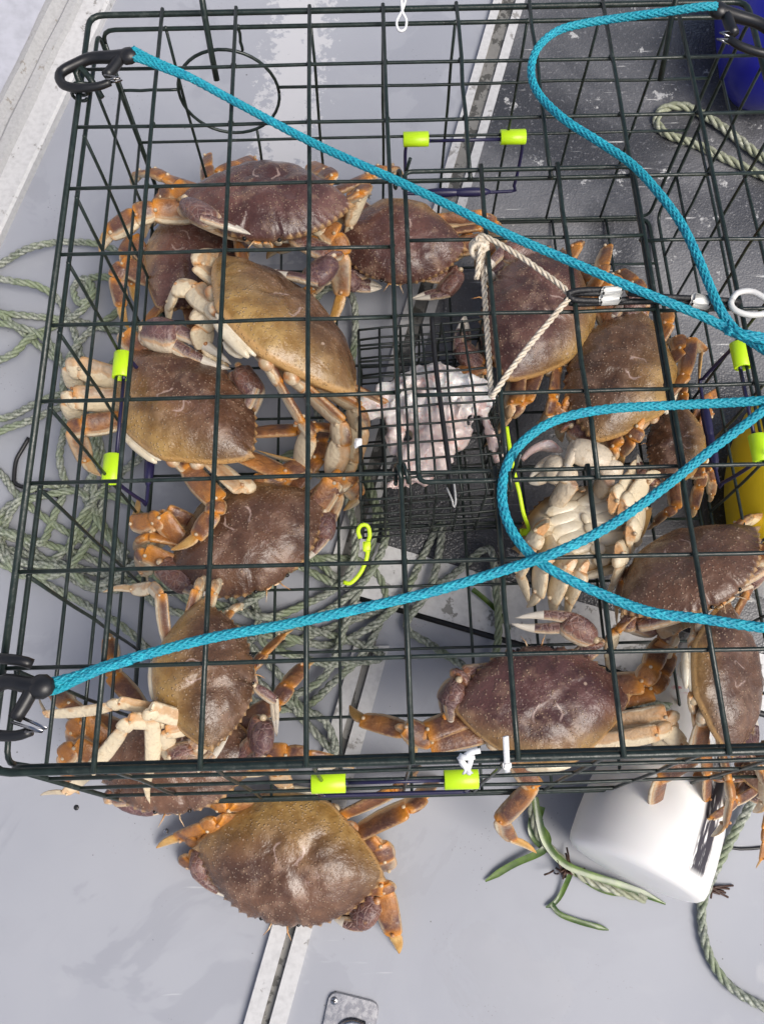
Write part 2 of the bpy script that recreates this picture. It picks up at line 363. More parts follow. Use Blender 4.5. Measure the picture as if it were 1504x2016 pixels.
M_claw = leg_mat('crab_claw', (.085,.042,.046), (.17,.085,.080), (.27,.11,.05), (.64,.54,.40), ret=True)
def under_mat():
    g = NG('crab_underside'); n = g.noise(45, 5); n2 = g.noise(150, 3); c = g.mix(g.ss(n,.3,.7), (.62,.53,.37), (.80,.73,.58))
    c = g.mix(g.ss(n2,.55,.75,0,.4), c, (.45,.30,.13)); a = g.attr('cdat').outputs['Vector']; x, y, r = g.xyz(a)
    c = g.mix(g.ss(r,.70,.92), c, (.30,.17,.055))
    return g.done(c, .38, g.bump(g.math('ADD', n, n2),.4,.0015), coat=.25)
M_under = under_mat()
M_tip = plain('pale_claw_tip', (.66,.60,.50), .32, var=.12, scale=120)
M_dactyl = leg_mat('crab_dactyl', (.45,.24,.06), (.58,.36,.12), (.52,.24,.04), (.66,.54,.36))
M_eye = plain('crab_eye', (.01,.008,.008), .15)
def knob_mat():
    g = NG('joint_knob'); n = g.noise(120, 3); n2 = g.noise(45, 3); c = g.mix(g.ss(n,.3,.7), (.48,.36,.21), (.62,.51,.36)); c = g.mix(g.ss(n2,.50,.62,0,.85), c, (.42,.15,.03))
    return g.done(c, .38, g.bump(n,.5,.0012), coat=.2)
M_knob = knob_mat()
def fish_mat():
    g = NG('bleached_fish_bait'); n = g.noise(30, 5, dist=.6); n2 = g.noise(110, 4, dist=.5)
    c = g.mix(g.ss(n,.42,.66), (.86,.84,.80), (.80,.66,.61)); c = g.mix(g.ss(n2,.56,.66,0,.6), c, (.70,.33,.27)); c = g.mix(g.ss(n2,.40,.26,0,.6), c, (.78,.77,.74))
    yy = g.xyz(g.obj())[1]; pk = g.ss(g.math('ADD', yy, g.math('MULTIPLY', g.math('SUBTRACT', n, .5), .06)), float(pt(860,800,.08)[1]), float(pt(860,860,.08)[1])); c = g.mix(g.math('MULTIPLY', pk, .40), c, (.76,.46,.38))
    return g.done(c, .34, g.bump(g.math('ADD', n, n2),.6,.003), coat=.4, sss=.15)
M_fish = fish_mat()

# ------------------------------------------------------------------ the deck
def sheet(name, poly, z, mat, thick=0.0, kind='structure'):
    mb = MB(); n = len(poly); top = [(*p[:2], z) for p in poly]; F = [tuple(range(n))]
    V = list(top)
    if thick:
        V += [(p[0], p[1], z-thick) for p in poly]
        for i in range(n): j = (i+1)%n; F.append((i, i+n, j+n, j))
    v = np.array(V); a = (v[1]-v[0])[:2]; b = (v[2]-v[0])[:2]
    if a[0]*b[1]-a[1]*b[0] < 0: F = [f[::-1] for f in F]
    mb.add(v, F); o = mb.build(name, mat, smooth=False)
    if kind: o['kind'] = kind
    return o
sheet('deck', [(-3,-3,0),(3.5,-3,0),(3.5,4,0),(-3,4,0)], 0.0, M_deck)
def ln(p, q, y): t = (y-p[1])/(q[1]-p[1]); return (p[0]+(q[0]-p[0])*t, y)
def strip(name, a0, a1, b0, b1, ya, yb, z, mat, thick):
    P = [fl(*ln(a0,a1,ya)), fl(*ln(a0,a1,yb)), fl(*ln(b0,b1,yb)), fl(*ln(b0,b1,ya))]
    return sheet(name, P, z, mat, thick)
# seam of the upper hatch: left lip, weathered groove, right lip
T0, T1 = (972,0), (646,1131)
def off(p, q, d0, d1): return (p[0]+d0, p[1]), (q[0]+d1, q[1])
e = [off(T0,T1,d,d) for d in (0,17,44,62)]
strip('hatch_seam_lip', *e[0], *e[1], -700, 1140, .006, M_white, .006)
strip('hatch_seam_groove', *e[1], *e[2], -700, 1150, .0025, M_groove, .0025)
strip('hatch_seam_lip', *e[2], *e[3], -700, 1165, .006, M_white, .006)
# seam of the lower hatch
B0, B1 = (700,1262), (481,2014)
e2 = [((700+a,1262+b),(481+c,2014)) for a,b,c in ((0,0,0),(25,4,34),(40,6,50),(66,12,84))]
strip('deck_seam_lip', *e2[0], *e2[1], 1262, 2700, .007, M_white, .007)
strip('deck_seam_groove', *e2[1], *e2[2], 1262, 2700, .0015, M_groove, .0015)
strip('deck_seam_lip', *e2[2], *e2[3], 1272, 2700, .007, M_white, .007)
# dark worn non-skid field and the flaking pale border below it
rl = ((1034,0),(708,1131))
def edge(x): return 1062+(x-710)*.285
r0 = ln(*rl, -700); r1 = ln(*rl, edge(715))
sheet('nonskid_panel', [fl(*r0), fl(*r1), fl(1100,edge(1100)), fl(1500,edge(1500)), fl(2300,edge(2300)), fl(2400,-700)], .004, M_dark, .004)
def edge2(x): return 1172+(x-700)*.285
sheet('hatch_border', [fl(*ln(*rl, edge(715)+2)), fl(690,edge2(690)), fl(1100,edge2(1100)), fl(2300,edge2(2300)), fl(2300,edge(2300)+2), fl(1100,edge(1100)+2)], .0055, M_panel, .0055)
mb = MB(); tube(mb, [fl(690,edge2(690)+4,.001), fl(1100,edge2(1100)+5,.001), fl(2300,edge2(2300)+6,.001)], .0035, 6); o = mb.build('deck_joint', M_black); o['kind'] = 'structure'
mb = MB(); tube(mb, spline([fl(x,y,.0008) for x,y in ((1410,1662),(1450,1671),(1504,1668),(1600,1655),(1800,1610))], .01), .0016, 6); o = mb.build('deck_joint', M_black); o['kind'] = 'structure'
# hull side at the port edge: white foot strip, caulk bead, sloping side
h0, h1 = fl(229,0), fl(0,492); hd = unit(h1-h0); hn = np.array([hd[1], -hd[0], 0.0])
if hn[0] > 0: hn = -hn
def hp(s, n, z): q = h0+hd*s+hn*n; return (q[0], q[1], z)
def extr(name, prof, mat, s0=-2.5, s1=3.0, n=60, wob=0.0):
    mb = MB(); S = np.linspace(s0, s1, n); m = len(prof); V = []; F = []
    for i, s in enumerate(S):
        for (a, z) in prof: V.append(hp(s, a+wob*math.sin(s*41)*math.sin(s*17+a*90), z))
    for i in range(n-1):
        for j in range(m-1): F.append((i*m+j, (i+1)*m+j, (i+1)*m+j+1, i*m+j+1))
    mb.add(V, F); o = mb.build(name, mat, smooth=False); o['kind'] = 'structure'; return o
extr('hull_foot_strip', [(0,-.002),(0,.010),(.003,.012),(.034,.012)], M_white)
extr('caulk_bead', [(.028,.012),(.032,.017),(.041,.018),(.047,.012),(.052,.013),(.058,.020),(.064,.018),(.068,.016)], M_caulk, n=160, wob=.0012)
extr('hull_side', [(.062,.004),(.066,.016),(.16,.045),(.22,.30),(.26,.70),(.36,.72),(.40,.45)], M_hull)
# ------------------------------------------------------------------ the crab pot (built in its own frame, then tilted)
POT_M = mat4(POT_R, PIV_W-POT_R @ PIV_L)
pot = empty('crab_pot', M=POT_M)
tag(pot, 'large dark green wire crab pot full of crabs, teal bridle clipped to its corners', 'crab pot')
c = CELL; ZT = PH; RW, RR = .0014, .0024
def wire(name, P, r=RW, parent=pot, mat=M_wire, seg=7, wob=.0004, n=None):
    P = np.asarray(P, float)
    if len(P) == 2:
        k = n or 7; t = np.linspace(0,1,k)[:,None]; P = P[0]*(1-t)+P[1]*t; w = rng.normal(0, wob, P.shape); w[0] = w[-1] = 0; P = P+w
    mb = MB(); tube(mb, P, r, seg); return mb.build(name, mat, parent)
def rrect(P, rad, k=5):
    P = [np.asarray(p, float) for p in P]; n = len(P); out = []
    for i in range(n):
        a, b, d = P[i-1], P[i], P[(i+1)%n]; u, w = unit(a-b), unit(d-b)
        for t in np.linspace(0,1,k): out.append((1-t)**2*(b+u*rad)+2*t*(1-t)*b+t*t*(b+w*rad))
    return np.array(out)
def loop(name, P, r, parent=pot, mat=M_wire, rad=.012, seg=8):
    Q = rrect(P, rad); Q = np.vstack([Q, Q[:1]]); return wire(name, Q, r, parent, mat, seg)
yj = lambda j: (NY-j)*RY*c
xi = lambda i: i*c
# lid: rim, nine rows, eight columns (cut out where the hatch door sits)
rim = loop('lid_rim', [(0,0,ZT),(PW,0,ZT),(PW,PL_,ZT),(0,PL_,ZT)], RR)
D0, D1, E0, E1 = 4, 7, 3, 7      # door opening: columns 4..7, rows 3..7
dz = .0030
for j in range(1, NY):
    if E0 < j < E1:
        wire('lid_wire', [(-.001,yj(j),ZT),(xi(D0),yj(j),ZT)]); wire('lid_wire', [(xi(D1),yj(j),ZT),(PW+.001,yj(j),ZT)])
    else: wire('lid_wire', [(-.001,yj(j),ZT),(PW+.001,yj(j),ZT)])
for i in range(1, NX):
    r = RW*1.2
    if D0 < i < D1:
        wire('lid_wire', [(xi(i),PL_+.002,ZT+dz),(xi(i),yj(E0)-.002,ZT+dz)], r); wire('lid_wire', [(xi(i),yj(E1)+.002,ZT+dz),(xi(i),-.002,ZT+dz)], r)
    else: wire('lid_wire', [(xi(i),PL_+.002,ZT+dz),(xi(i),-.002,ZT+dz)], r)
mbw = MB()
for i in range(1, NX):
    for j in range(1, NY):
        if not (D0 < i < D1 and E0 < j < E1): sphere(mbw, (xi(i), yj(j), ZT+dz*.5), (RW*1.7, RW*1.7, RW*1.5), 0, None, 8, 6)
wb = mbw.build('weld_beads', M_wire, pot); wb['kind'] = 'stuff'
# hatch door, lying over the opening
dzd = ZT+.0075
dx = [pl(796,342,dzd)[0], 0, 0, pl(1243,315,dzd)[0]]; dx[1] = dx[0]+(dx[3]-dx[0])/3; dx[2] = dx[0]+(dx[3]-dx[0])*2/3
dy0, dy1 = pl(800,338,dzd)[1], pl(1040,944,dzd)[1]
door = loop('hatch_door', [(dx[0],dy1,dzd),(dx[3],dy1,dzd),(dx[3],dy0,dzd),(dx[0],dy0,dzd)], RW*1.2, rad=.006)
for k in (1,2): wire('door_wire', [(dx[k],dy0+.002,dzd+dz),(dx[k],dy1-.002,dzd+dz)], RW*1.25, door)
for k in (1,2,3): y = dy0+(dy1-dy0)*k/4; wire('door_wire', [(dx[0]-.001,y,dzd),(dx[3]+.001,y,dzd)], RW, door)
def coil(name, p, ax, parent, turns=2.2, R=.0062, r=.0014, L=.009, mat=M_wire):
    ax = unit(ax); u = unit(np.cross(ax, (0.3,0.2,1))); w = np.cross(ax, u); t = np.linspace(0,1,26)
    P = np.asarray(p)+np.outer(t-.5, ax)*L+R*(np.outer(np.cos(t*turns*6.283), u)+np.outer(np.sin(t*turns*6.283), w))
    P = np.vstack([P, P[-1]+unit(P[-1]-P[-2])*.016]); return wire(name, P, r, parent, mat, 6)
coil('hinge_clip', (xi(4),yj(7),ZT), (1,.1,0), pot); coil('hinge_clip', (dx[1],dy1,dzd), (1,0,0), pot, 1.5)
coil('hinge_clip', (xi(4)+.008,yj(3),ZT+.002), (1,0,0), pot, 1.6)
# walls: level = cells below the lid
LV = [.17, 1.17, 2.17, 3.17, 4.10]
def zl(l): return ZT-l*c
base_x0, base_x1, base_y0, base_y1 = .006, PW-.006, .006, PL_-.006
def wall(pfun, n, span, ring=None, top=.17):
    """pfun(s, level) -> point on that wall; s in metres along it"""
    fr = loop('wall_frame', [pfun(.006,top), pfun(span-.006,top), pfun(span-.006,4.18), pfun(.006,4.18)], RW*1.3, rad=.012)
    for k in range(1, n):
        s = span*k/n
        if ring and ring[0]-.6*ring[2] < s < ring[0]+.6*ring[2]:
            wire('wall_wire', [pfun(s,top-.03), pfun(s,ring[1]-ring[2]/c+.02)]); wire('wall_wire', [pfun(s,ring[1]+ring[2]/c-.02), pfun(s,4.20)])
        else: wire('wall_wire', [pfun(s,top-.03), pfun(s,4.20)])
    for l in LV[1:4]:
        off_ = np.array(pfun(.1,1))*0
        if ring and abs(l-ring[1])*c < ring[2]*.8:
            h = math.sqrt(max(0, ring[2]**2-((l-ring[1])*c)**2))
            wire('wall_wire', [pfun(.005,l), pfun(ring[0]-h+.001,l)]); wire('wall_wire', [pfun(ring[0]+h-.001,l), pfun(span-.005,l)])
        else: wire('wall_wire', [pfun(.005,l), pfun(span-.005,l)])
    if ring:
        t = np.linspace(0, 6.2832, 40); P = np.array([pfun(ring[0]+math.cos(a)*ring[2], ring[1]+math.sin(a)*ring[2]/c) for a in t])
        wire('escape_ring', P, RW*1.05)
inn = .004
back = lambda s, l: (s, PL_-inn-.002*l/4, zl(l))
front = lambda s, l: (s, inn-.0036*l, zl(l))
left = lambda s, l: (inn+.002*l/4, s, zl(l))
right = lambda s, l: (PW+.006-.002*l/4, s, zl(l))
rc = pl(437,172, zl(1.25)); wall(back, 9, PW, ring=(.101, 1.26, .045))
wall(front, 9, PW); wall(left, 10, PL_); wall(right, 10, PL_)
# base grid
loop('base_rim', [(.004,-.012,0),(PW-.004,-.012,0),(PW-.004,PL_-.004,0),(.004,PL_-.004,0)], RR*.9)
for k in range(9):
    x = (.13+k)*c
    if .01 < x < PW-.01: wire('base_wire', [(x,-.013,.0026),(x,PL_-.003,.0026)])
for k in range(10):
    y = (.924+k)*RY*c*1.0
    if .01 < y < PL_-.01: wire('base_wire', [(.003,y,0),(PW-.003,y,0)])
for p, ax in (((.0,PL_*.86,ZT),(0,1,.2)),): coil('corner_clip', p, ax, pot, 1.8, .0055)
# tall hooked clips standing on the back rim, as bent wires
for px, py in ((394,18),(1318,18)):
    p = pl(px, py, ZT+.012); wire('rim_clip', [p+(0,.004,.008), p+(.001,.006,.012), p+(.003,.004,.010), p+(.003,-.002,-.006), p+(.004,-.012,-.026), p+(.005,-.02,-.05)], .0026)
p = pl(165,150,ZT+.006); wire('rim_clip', [p+(.014,-.016,-.006), p+(.006,-.004,.002), p+(-.001,.004,.005), p+(-.005,.001,.002), p+(-.003,-.006,-.004), p+(.003,-.006,-.010)], .0026)
# entrance gates: blue wire U hanging from two lime sleeves on each wall
def gate(pfun, s0, s1, inward, rod=True):
    inward = np.asarray(inward, float)*.012
    def q(s, l, k=1.0): return np.asarray(pfun(s,l))+inward*k
    P = [q(s0+.014,2.17,.5), q(s0-.004,2.19,.5), q(s0-.010,2.30,.6), q(s0-.008,3.05,1.2), q(s0-.002,3.16,1.3), q(s1+.002,3.16,1.3), q(s1+.008,3.05,1.2), q(s1+.010,2.30,.6), q(s1+.004,2.19,.5), q(s1-.014,2.17,.5)]
    g = wire('entrance_gate', spline(P, .006), .0017, pot, M_gate); g['label'] = 'dark blue wire swing gate with lime sleeves'
    mb = MB(); tube(mb, [q(s0+.012,2.17,.5), q(s1-.012,2.17,.5)], .0016, 6); mb.build('hinge_bar', M_gate, g)
    for s in (s0, s1):
        mb = MB(); d = unit(np.array(q(s+.01,2.17))-np.array(q(s-.01,2.17))); cn = q(s,2.17,.28); L = .0122
        V = []; ts = np.linspace(0, 6.2832, 21)[:-1]
        u = unit(np.cross(d, (0,0,1))); w = np.cross(d, u); F = []
        for e_, rr in ((-L,.0046),(-L,.0064),(-L*.97,.0068),(L*.97,.0068),(L,.0064),(L,.0046)):
            for a in ts: V.append(cn+d*e_+u*math.cos(a)*rr*1.12+w*math.sin(a)*rr*.92)
        for i in range(5):
            for j in range(20): k = (j+1)%20; F.append((i*20+j, i*20+k, (i+1)*20+k, (i+1)*20+j))
        for j in range(20): k = (j+1)%20; F.append((100+j, 100+k, k, j))
        mb.add(V, F); mb.build('hinge_sleeve', M_lime, g)
    if rod:
        for t in (.30, .62):
            s = s0+(s1-s0)*t; mb = MB(); k = 9; tt = np.linspace(-1,1,k); P = [q(s+.020*x_, 3.16, 1.3) for x_ in tt]
            tube(mb, P, .0018+.0030*np.sqrt(np.clip(1-tt**2,0,1)), 8); mb.build('gate_bead', M_gate, g)
def sx(px, py, l): return pl(px,py,zl(l))
gate(back, sx(818,262,2.17)[0], sx(1008,257,2.17)[0], (0,-1,0))
gate(left, sx(217,925,2.2)[1], sx(226,722,2.2)[1], (1,0,0))
gate(right, sx(1500,885,2.2)[1], sx(1462,702,2.2)[1], (-1,0,0))
gate(front, sx(647,1546,2.17)[0], sx(908,1541,2.17)[0], (0,-.3,0), rod=False)

# ------------------------------------------------------------------ ropes
def twisted(name, P, R, mat, strands=3, pitch=None, ds=.0030, seg=6):
    Q = spline(P, ds); T, N, B = frames(Q); n = len(Q); pitch = pitch or R*7.5; ph = np.arange(n)*ds/pitch*2*math.pi
    mb = MB()
    for k in range(strands):
        a = ph+k*2*math.pi/strands; tube(mb, Q+R*.54*(np.cos(a)[:,None]*N+np.sin(a)[:,None]*B), R*.50, seg, up=(0,0,1))
    return mb.build(name, mat)
def braid_into(mb, P, R, n_each=6, pitch=None, ds=.0020, seg=5, taper=None):
    Q = spline(P, ds); T, N, B = frames(Q); n = len(Q); pitch = pitch or R*11; s = np.arange(n)*ds/pitch*2*math.pi
    core = R*.80; tube(mb, Q, core, 8)
    for sg in (1,-1):
        for k in range(n_each):
            a = sg*s+k*2*math.pi/n_each; ov = np.cos(s*n_each+sg*0+ (0 if sg>0 else math.pi))*R*.10
            rad = R*.76+ov*(1 if sg>0 else 1)
            tube(mb, Q+rad[:,None]*(np.cos(a)[:,None]*N+np.sin(a)[:,None]*B), R*.285, seg, up=(0,0,1))
def topz(px, py, dz_=.010): return pt(px, py, ZT+dz_)
TR = .0030
bridle = empty('rope_bridle', topz(1440,650)); tag(bridle, 'teal braided rope bridle stretched across the top of the wire pot', 'rope')
bmat = np.linalg.inv(np.array(mat4(np.eye(3), topz(1440,650))))
def brope(P, R=TR, name='bridle_leg', **k):
    mb = MB(); braid_into(mb, P, R, **k); o = mb.build(name, M_teal, bridle, None); o.matrix_parent_inverse = Matrix(bmat.tolist()); return o
legA = [(262,98,.018),(300,118,.016),(370,150,.014),(470,204,.012),(620,283,.012),(780,355,.020),(900,412,.022),(1000,462,.022),(1100,505,.022),(1200,548,.022),(1290,585,.022),(1380,622,.02),(1440,652,.018)]
brope([topz(*p) for p in legA])
brope([topz(*p) for p in ((258,112,.017),(290,122,.015),(330,138,.014),(380,156,.016))], TR*.85)
legB = [(1410,12,.03),(1375,14,.03),(1320,22,.026),(1230,34,.018),(1150,46,.014),(1095,62,.012),(1058,95,.012),(1045,140,.012),(1060,185,.013),(1110,235,.016),(1180,280,.018),(1245,325,.02),(1300,385,.022),(1340,440,.022),(1370,500,.022),(1395,560,.021),(1420,615,.02),(1450,655,.016)]
brope([topz(*p) for p in legB])
legC = [(100,1345,.012),(150,1332,.012),(220,1308,.012),(300,1285,.012),(420,1255,.012),(560,1230,.011),(700,1200,.011),(850,1165,.011),(1000,1120,.013),(1100,1085,.022),(1200,1035,.018),(1300,965,.014),(1400,885,.014),(1480,825,.016),(1560,760,.02)]
brope([topz(*p) for p in legC])
brope([topz(*p) for p in ((85,1362,.008),(112,1358,.010),(150,1340,.013),(200,1318,.014),(260,1300,.014))], TR*.85)
legD = [(1580,1245,.014),(1480,1233,.012),(1380,1218,.012),(1280,1205,.012),(1180,1168,.013),(1100,1130,.014),(1040,1088,.013),(1000,1030,.012),(988,965,.012),(1005,900,.013),(1050,852,.014),(1110,822,.014),(1200,805,.013),(1320,798,.013),(1430,793,.014),(1560,785,.02)]
brope([topz(*p) for p in legD])
knot = [(1425,628,.016),(1450,655,.022),(1490,664,.024),(1530,672,.02),(1600,700,.02)]
brope([topz(*p) for p in knot], TR*1.15, 'bridle_knot'); brope([topz(*p) for p in ((1430,650,.022),(1460,662,.016),(1490,680,.014),(1550,720,.02))], TR, 'bridle_knot')
# black snap hooks at three corners
def snap_hook(tip, eye, side, label, z0=.012):
    """a plastic carabiner from the corner (tip) to the rope eye"""
    a, b = topz(*tip, z0), topz(*eye, z0+.004); L = np.linalg.norm(b-a); x = (b-a)/L; n = l2w((0,0,1))-l2w((0,0,0)); y = unit(np.cross(n, x))*side; n = np.cross(x, y*side)
    M = mat4(np.c_[x, y, np.cross(x, y)], a); h = empty('snap_hook', M=M); tag(h, label, 'snap hook', 'black snap hooks on the pot corners')
    w = .034 if L > .06 else .03
    mb = MB(); P = spline([(L*.98,.004,0),(L*.7,.003,0),(L*.35,.001,0),(.006,.004,0),(-.008,.012,0),(-.006,.024,0),(.006,w,0),(.022,w*1.04,0),(.032,w*.95,0)], .003)
    rr = np.interp(np.linspace(0,1,len(P)), [0,.35,.6,1], [.0052,.0042,.0038,.0028]); tube(mb, P, rr, 10, flat=1.0); mb.build('hook_body', M_plastic, h)
    mb = MB(); sphere(mb, (L*.96,.004,0), (.0085,.0075,.0055)); tube(mb, spline([(L*.85,.003,0),(L*.72,.014,0),(L*.60,.022,0)], .003), .0042, 8); mb.build('rope_eye', M_plastic, h)
    mb = MB(); tube(mb, [(L*.62,.020,.001),(.040,w*.90,.001),(.030,w*.93,.001)], .0010, 6); tube(mb, [(L*.60,.024,-.003),(.040,w*.97,-.003),(.030,w*.97,-.003)], .0010, 6); mb.build('gate_spring', M_steel, h)
    return h
snap_hook((142,118),(258,102),-1,'black plastic snap hook at the corner with the escape ring')
snap_hook((-24,1338),(88,1338),-1,'black plastic snap hook at the corner over the crab with cream legs')
snap_hook((1530,58),(1412,12),1,'black plastic snap hook above the blue plastic float', .02)
mb = MB(); P = spline([topz(*p) for p in ((-20,1295,.010),(20,1298,.013),(50,1303,.013),(64,1308,.011))], .003); tube(mb, P, .0032, 8); o = mb.build('corner_latch', M_plastic); tag(o, 'short black latch bar over the left rim beside a snap hook', 'latch')

# bungee with aluminium crimps and a white coated ring
bun = empty('bungee_tether', topz(1120,585)); tag(bun, 'black doubled bungee with two aluminium crimps and a white ring', 'bungee')
binv = Matrix.Translation(-Vector(topz(1120,585)))
def bpart(name, mb, mat): o = mb.build(name, mat, bun); o.matrix_parent_inverse = binv; return o
for k, P in enumerate(([(1218,580,.013),(1160,578,.014),(1122,580,.012),(1116,592,.010),(1140,598,.009),(1240,594,.009),(1330,594,.010),(1400,600,.012),(1450,606,.013)],
          [(1236,590,.010),(1180,592,.012),(1130,590,.014),(1116,580,.015),(1140,572,.016),(1215,570,.016)],
          [(1236,577,.014),(1300,584,.014),(1370,588,.014),(1430,592,.014),(1456,596,.013)])):
    mb = MB(); tube(mb, spline([topz(*p) for p in P], .004), .0022, 8); bpart('bungee_cord', mb, M_nylon)
def crimp(a, b, w):
    mb = MB(); pa, pb = topz(*a), topz(*b); d = unit(pb-pa); n = POT_R[:,2]; s = np.cross(n, d)
    box(mb, (pa+pb)/2, (np.linalg.norm(pb-pa), w, .0085), 0, np.c_[d, s, n], .002); bpart('crimp', mb, M_alu)
crimp((1182,574,.017),(1226,572,.017),.0052); crimp((1177,591,.013),(1221,588,.013),.0062); crimp((1358,590,.014),(1398,597,.014),.0090)
mb = MB(); P = spline([topz(*p,.016) for p in ((1440,590),(1452,576),(1480,574),(1510,590),(1540,600),(1510,616),(1475,620),(1448,612),(1438,600),(1440,590))], .003); tube(mb, P, .0021, 8); bpart('ring', mb, M_ringw)
# cream cord laced through the door
mb = MB()
Q = [(938,550,.004),(942,520,.010),(945,488,.013),(940,468,.014),(955,466,.016),(1000,490,.016),(1060,530,.015),(1118,578,.014),(1100,610,.014),(1050,670,.012),(1000,735,.012),(970,778,.012),(966,762,.006),(962,700,.003),(955,600,.003),(950,520,.006),(946,482,.010)]
o = twisted('cotton_cord', [topz(*p) for p in Q], .0021, M_cord, 3, .016, .002, 5); tag(o, 'thin cream twisted cord laced in a V over the pot door', 'cord')
mb = MB(); 
for k in range(3):
    t = np.linspace(0,6.3,16); cpt = topz(943,486,.011); tube(mb, np.array([cpt+np.array([.0055*math.cos(a), .004*math.sin(a)+(k-1)*.003, .003*math.sin(a+k)]) for a in t]), .0018, 6)
kn = mb.build('cord_knot', M_cord); kn.parent = o

# weathered green hauling line coiled on the deck under the pot
R_ROPE = .0041
def zl_rope(P, base=.005, amp=.016):
    out = []
    for k, p in enumerate(P):
        q = fl(p[0], p[1], base+amp*(.5+.5*math.sin(k*1.7+p[0]*.013+p[1]*.007))); out.append(q)
    return out
line = [(-60,560),(10,515),(60,488),(130,476),(200,482),(250,505),(300,540),(320,600),(290,640),(230,650),(150,632),(80,624),(0,618),(-80,625),(-150,670),(-60,720),(20,700),(60,665),(110,640),(160,612),(185,575),(168,548),(146,566),(156,596),(180,585),(172,552),(205,545),(240,560),(235,610),(180,650),(140,700),(125,760),(130,830),(118,900),(128,960),(105,1020),(80,1070),(20,1050),(-60,1030),(-140,1000),(-80,900),(0,850),(60,828),(120,800),(165,765),(205,735),(250,700),
 (300,760),(290,880),(240,930),(190,980),(150,1040),(140,1100),(180,1150),(240,1160),(300,1130),(380,1180),(450,1230),(540,1240),(620,1215),(690,1170),(740,1110),(760,1040),(730,980),(690,900),(640,880),(560,900),(520,960),(480,1080),(460,1180),(520,1215),(600,1190),(680,1140),(700,1060),(680,960),(675,850),(690,740),(700,640),(690,580),(640,570),(600,640),(610,740),(640,850),(700,900),(740,1000),(720,1120),(680,1230),(640,1330),(560,1370),(500,1330),(480,1270),(540,1250),(640,1270),(720,1240),(790,1180),(830,1100),(870,1030),(850,1150),(800,1230),(850,1270),(910,1310),(950,1340),(980,1260),(975,1150),(960,1080),
 (880,1140),(780,1190),(640,1240),(520,1290),(470,1340),(520,1390),(600,1390),(660,1340),(720,1280),(760,1180),(720,1110),(620,1100),(560,1130),(500,1180),(420,1210),(330,1200),(260,1150),(180,1100),(90,1070),(0,1040),(-80,1010),(-160,1080),(-80,1100),(0,1110),(70,1140),(150,1180),(230,1225),(300,1290),(360,1400),(470,1400),(560,1380),(600,1420),(660,1480),(640,1420),(590,1390),(560,1340),(480,1260),(380,1190),(300,1130),(220,1090),(120,1040),(40,980),(0,930),(-60,900),(-100,860),(-40,830),(20,820),(80,790),(130,780),(170,830),(190,900),(170,980),(210,1050),(250,1120),(190,1160),(100,1110),(30,1060),(-60,1060)]
lr = np.random.default_rng(3)
for cx_, cy_, ax_, ay_, k_ in ((620,1200,150,120,.7),(50,870,150,330,1.4),(140,1060,150,120,1.6)):
    ph_ = lr.uniform(0,6.28)
    for t_ in np.arange(0, k_*2*math.pi, .62):
        line.append((cx_+ax_*math.cos(t_+ph_)*(.8+.2*math.sin(t_*.37))+lr.normal(0,9), cy_+ay_*math.sin(t_*1.04+ph_)*(.85+.15*math.cos(t_*.53))+lr.normal(0,9)))
ln_o = twisted('hauling_line', zl_rope(line), R_ROPE, M_rope, ds=.0034, seg=6); tag(ln_o, 'weathered grey green twisted line lying in loose coils under the pot', 'rope')
o = twisted('buoy_line', [fl(*p) for p in ((1040,1560,.02),(1048,1600,.014),(1062,1645,.010),(1100,1688,.007),(1150,1728,.006),(1210,1752,.005),(1270,1770,.004))], .0044, M_rope2); tag(o, 'short pale green rope wrapped with eelgrass beside the white buoy', 'rope')
o = twisted('trailing_line', [fl(*p) for p in ((1170,1375,.05),(1240,1385,.075),(1330,1395,.075),(1420,1430,.05),(1500,1520,.02),(1478,1580,.010),(1440,1650,.007),(1395,1740,.006),(1380,1800,.005),(1395,1880,.005),(1440,1945,.005),(1520,1990,.005),(1600,2010,.005))], .0044, M_rope); tag(o, 'single strand of green rope running off the deck past the white buoy', 'rope')
o = twisted('dock_line', [fl(*p) for p in ((1620,420,.01),(1560,370,.01),(1500,345,.009),(1440,318,.008),(1370,285,.008),(1310,262,.008),(1292,236,.008),(1308,213,.009),(1350,210,.011),(1395,232,.011),(1450,272,.010),(1500,310,.010),(1580,350,.010))], .0050, M_rope2); tag(o, 'olive white rope bight lying on the scratched dark deck', 'rope')
mb = MB(); tube(mb, spline([fl(*p,.004) for p in ((58,862),(45,884),(33,906),(29,935),(31,952),(52,960),(110,975),(120,990),(108,1010),(100,1040))], .004), .0022, 7); o = mb.build('recess_edge', M_black); tag(o, 'thin black edge line of a recess in the grey deck among rope coils', 'recess edge')  # thin tube added to stand in for the dark edge of a deck recess
# ------------------------------------------------------------------ bait cage and bait
cz1, cz0 = .105, .006
q = [pl(706,650,cz1), pl(950,628,cz1), pl(1008,962,cz1), pl(710,985,cz1)]      # back-left, back-right, front-right, front-left
cage = empty('bait_cage', M=POT_M); tag(cage, 'small fine mesh bait cage holding pale fish scraps inside the pot', 'bait cage')
def cpos(u, v, z):
    p = (1-u)*(1-v)*q[0]+u*(1-v)*q[1]+u*v*q[2]+(1-u)*v*q[3]; return np.array([p[0], p[1], z])
NXc, NYc, NZc = 6, 10, 6
def cw(A, B, r=.00115): return wire('cage_wire', [A, B], r, cage, M_fine, 5, .0006, 6)
for i in range(NXc+1):
    u = i/NXc; cw(cpos(u,0,cz1), cpos(u,1,cz1)); cw(cpos(u,0,cz0), cpos(u,1,cz0))
    cw(cpos(u,0,cz1), cpos(u,0,cz0)); cw(cpos(u,1,cz1), cpos(u,1,cz0))
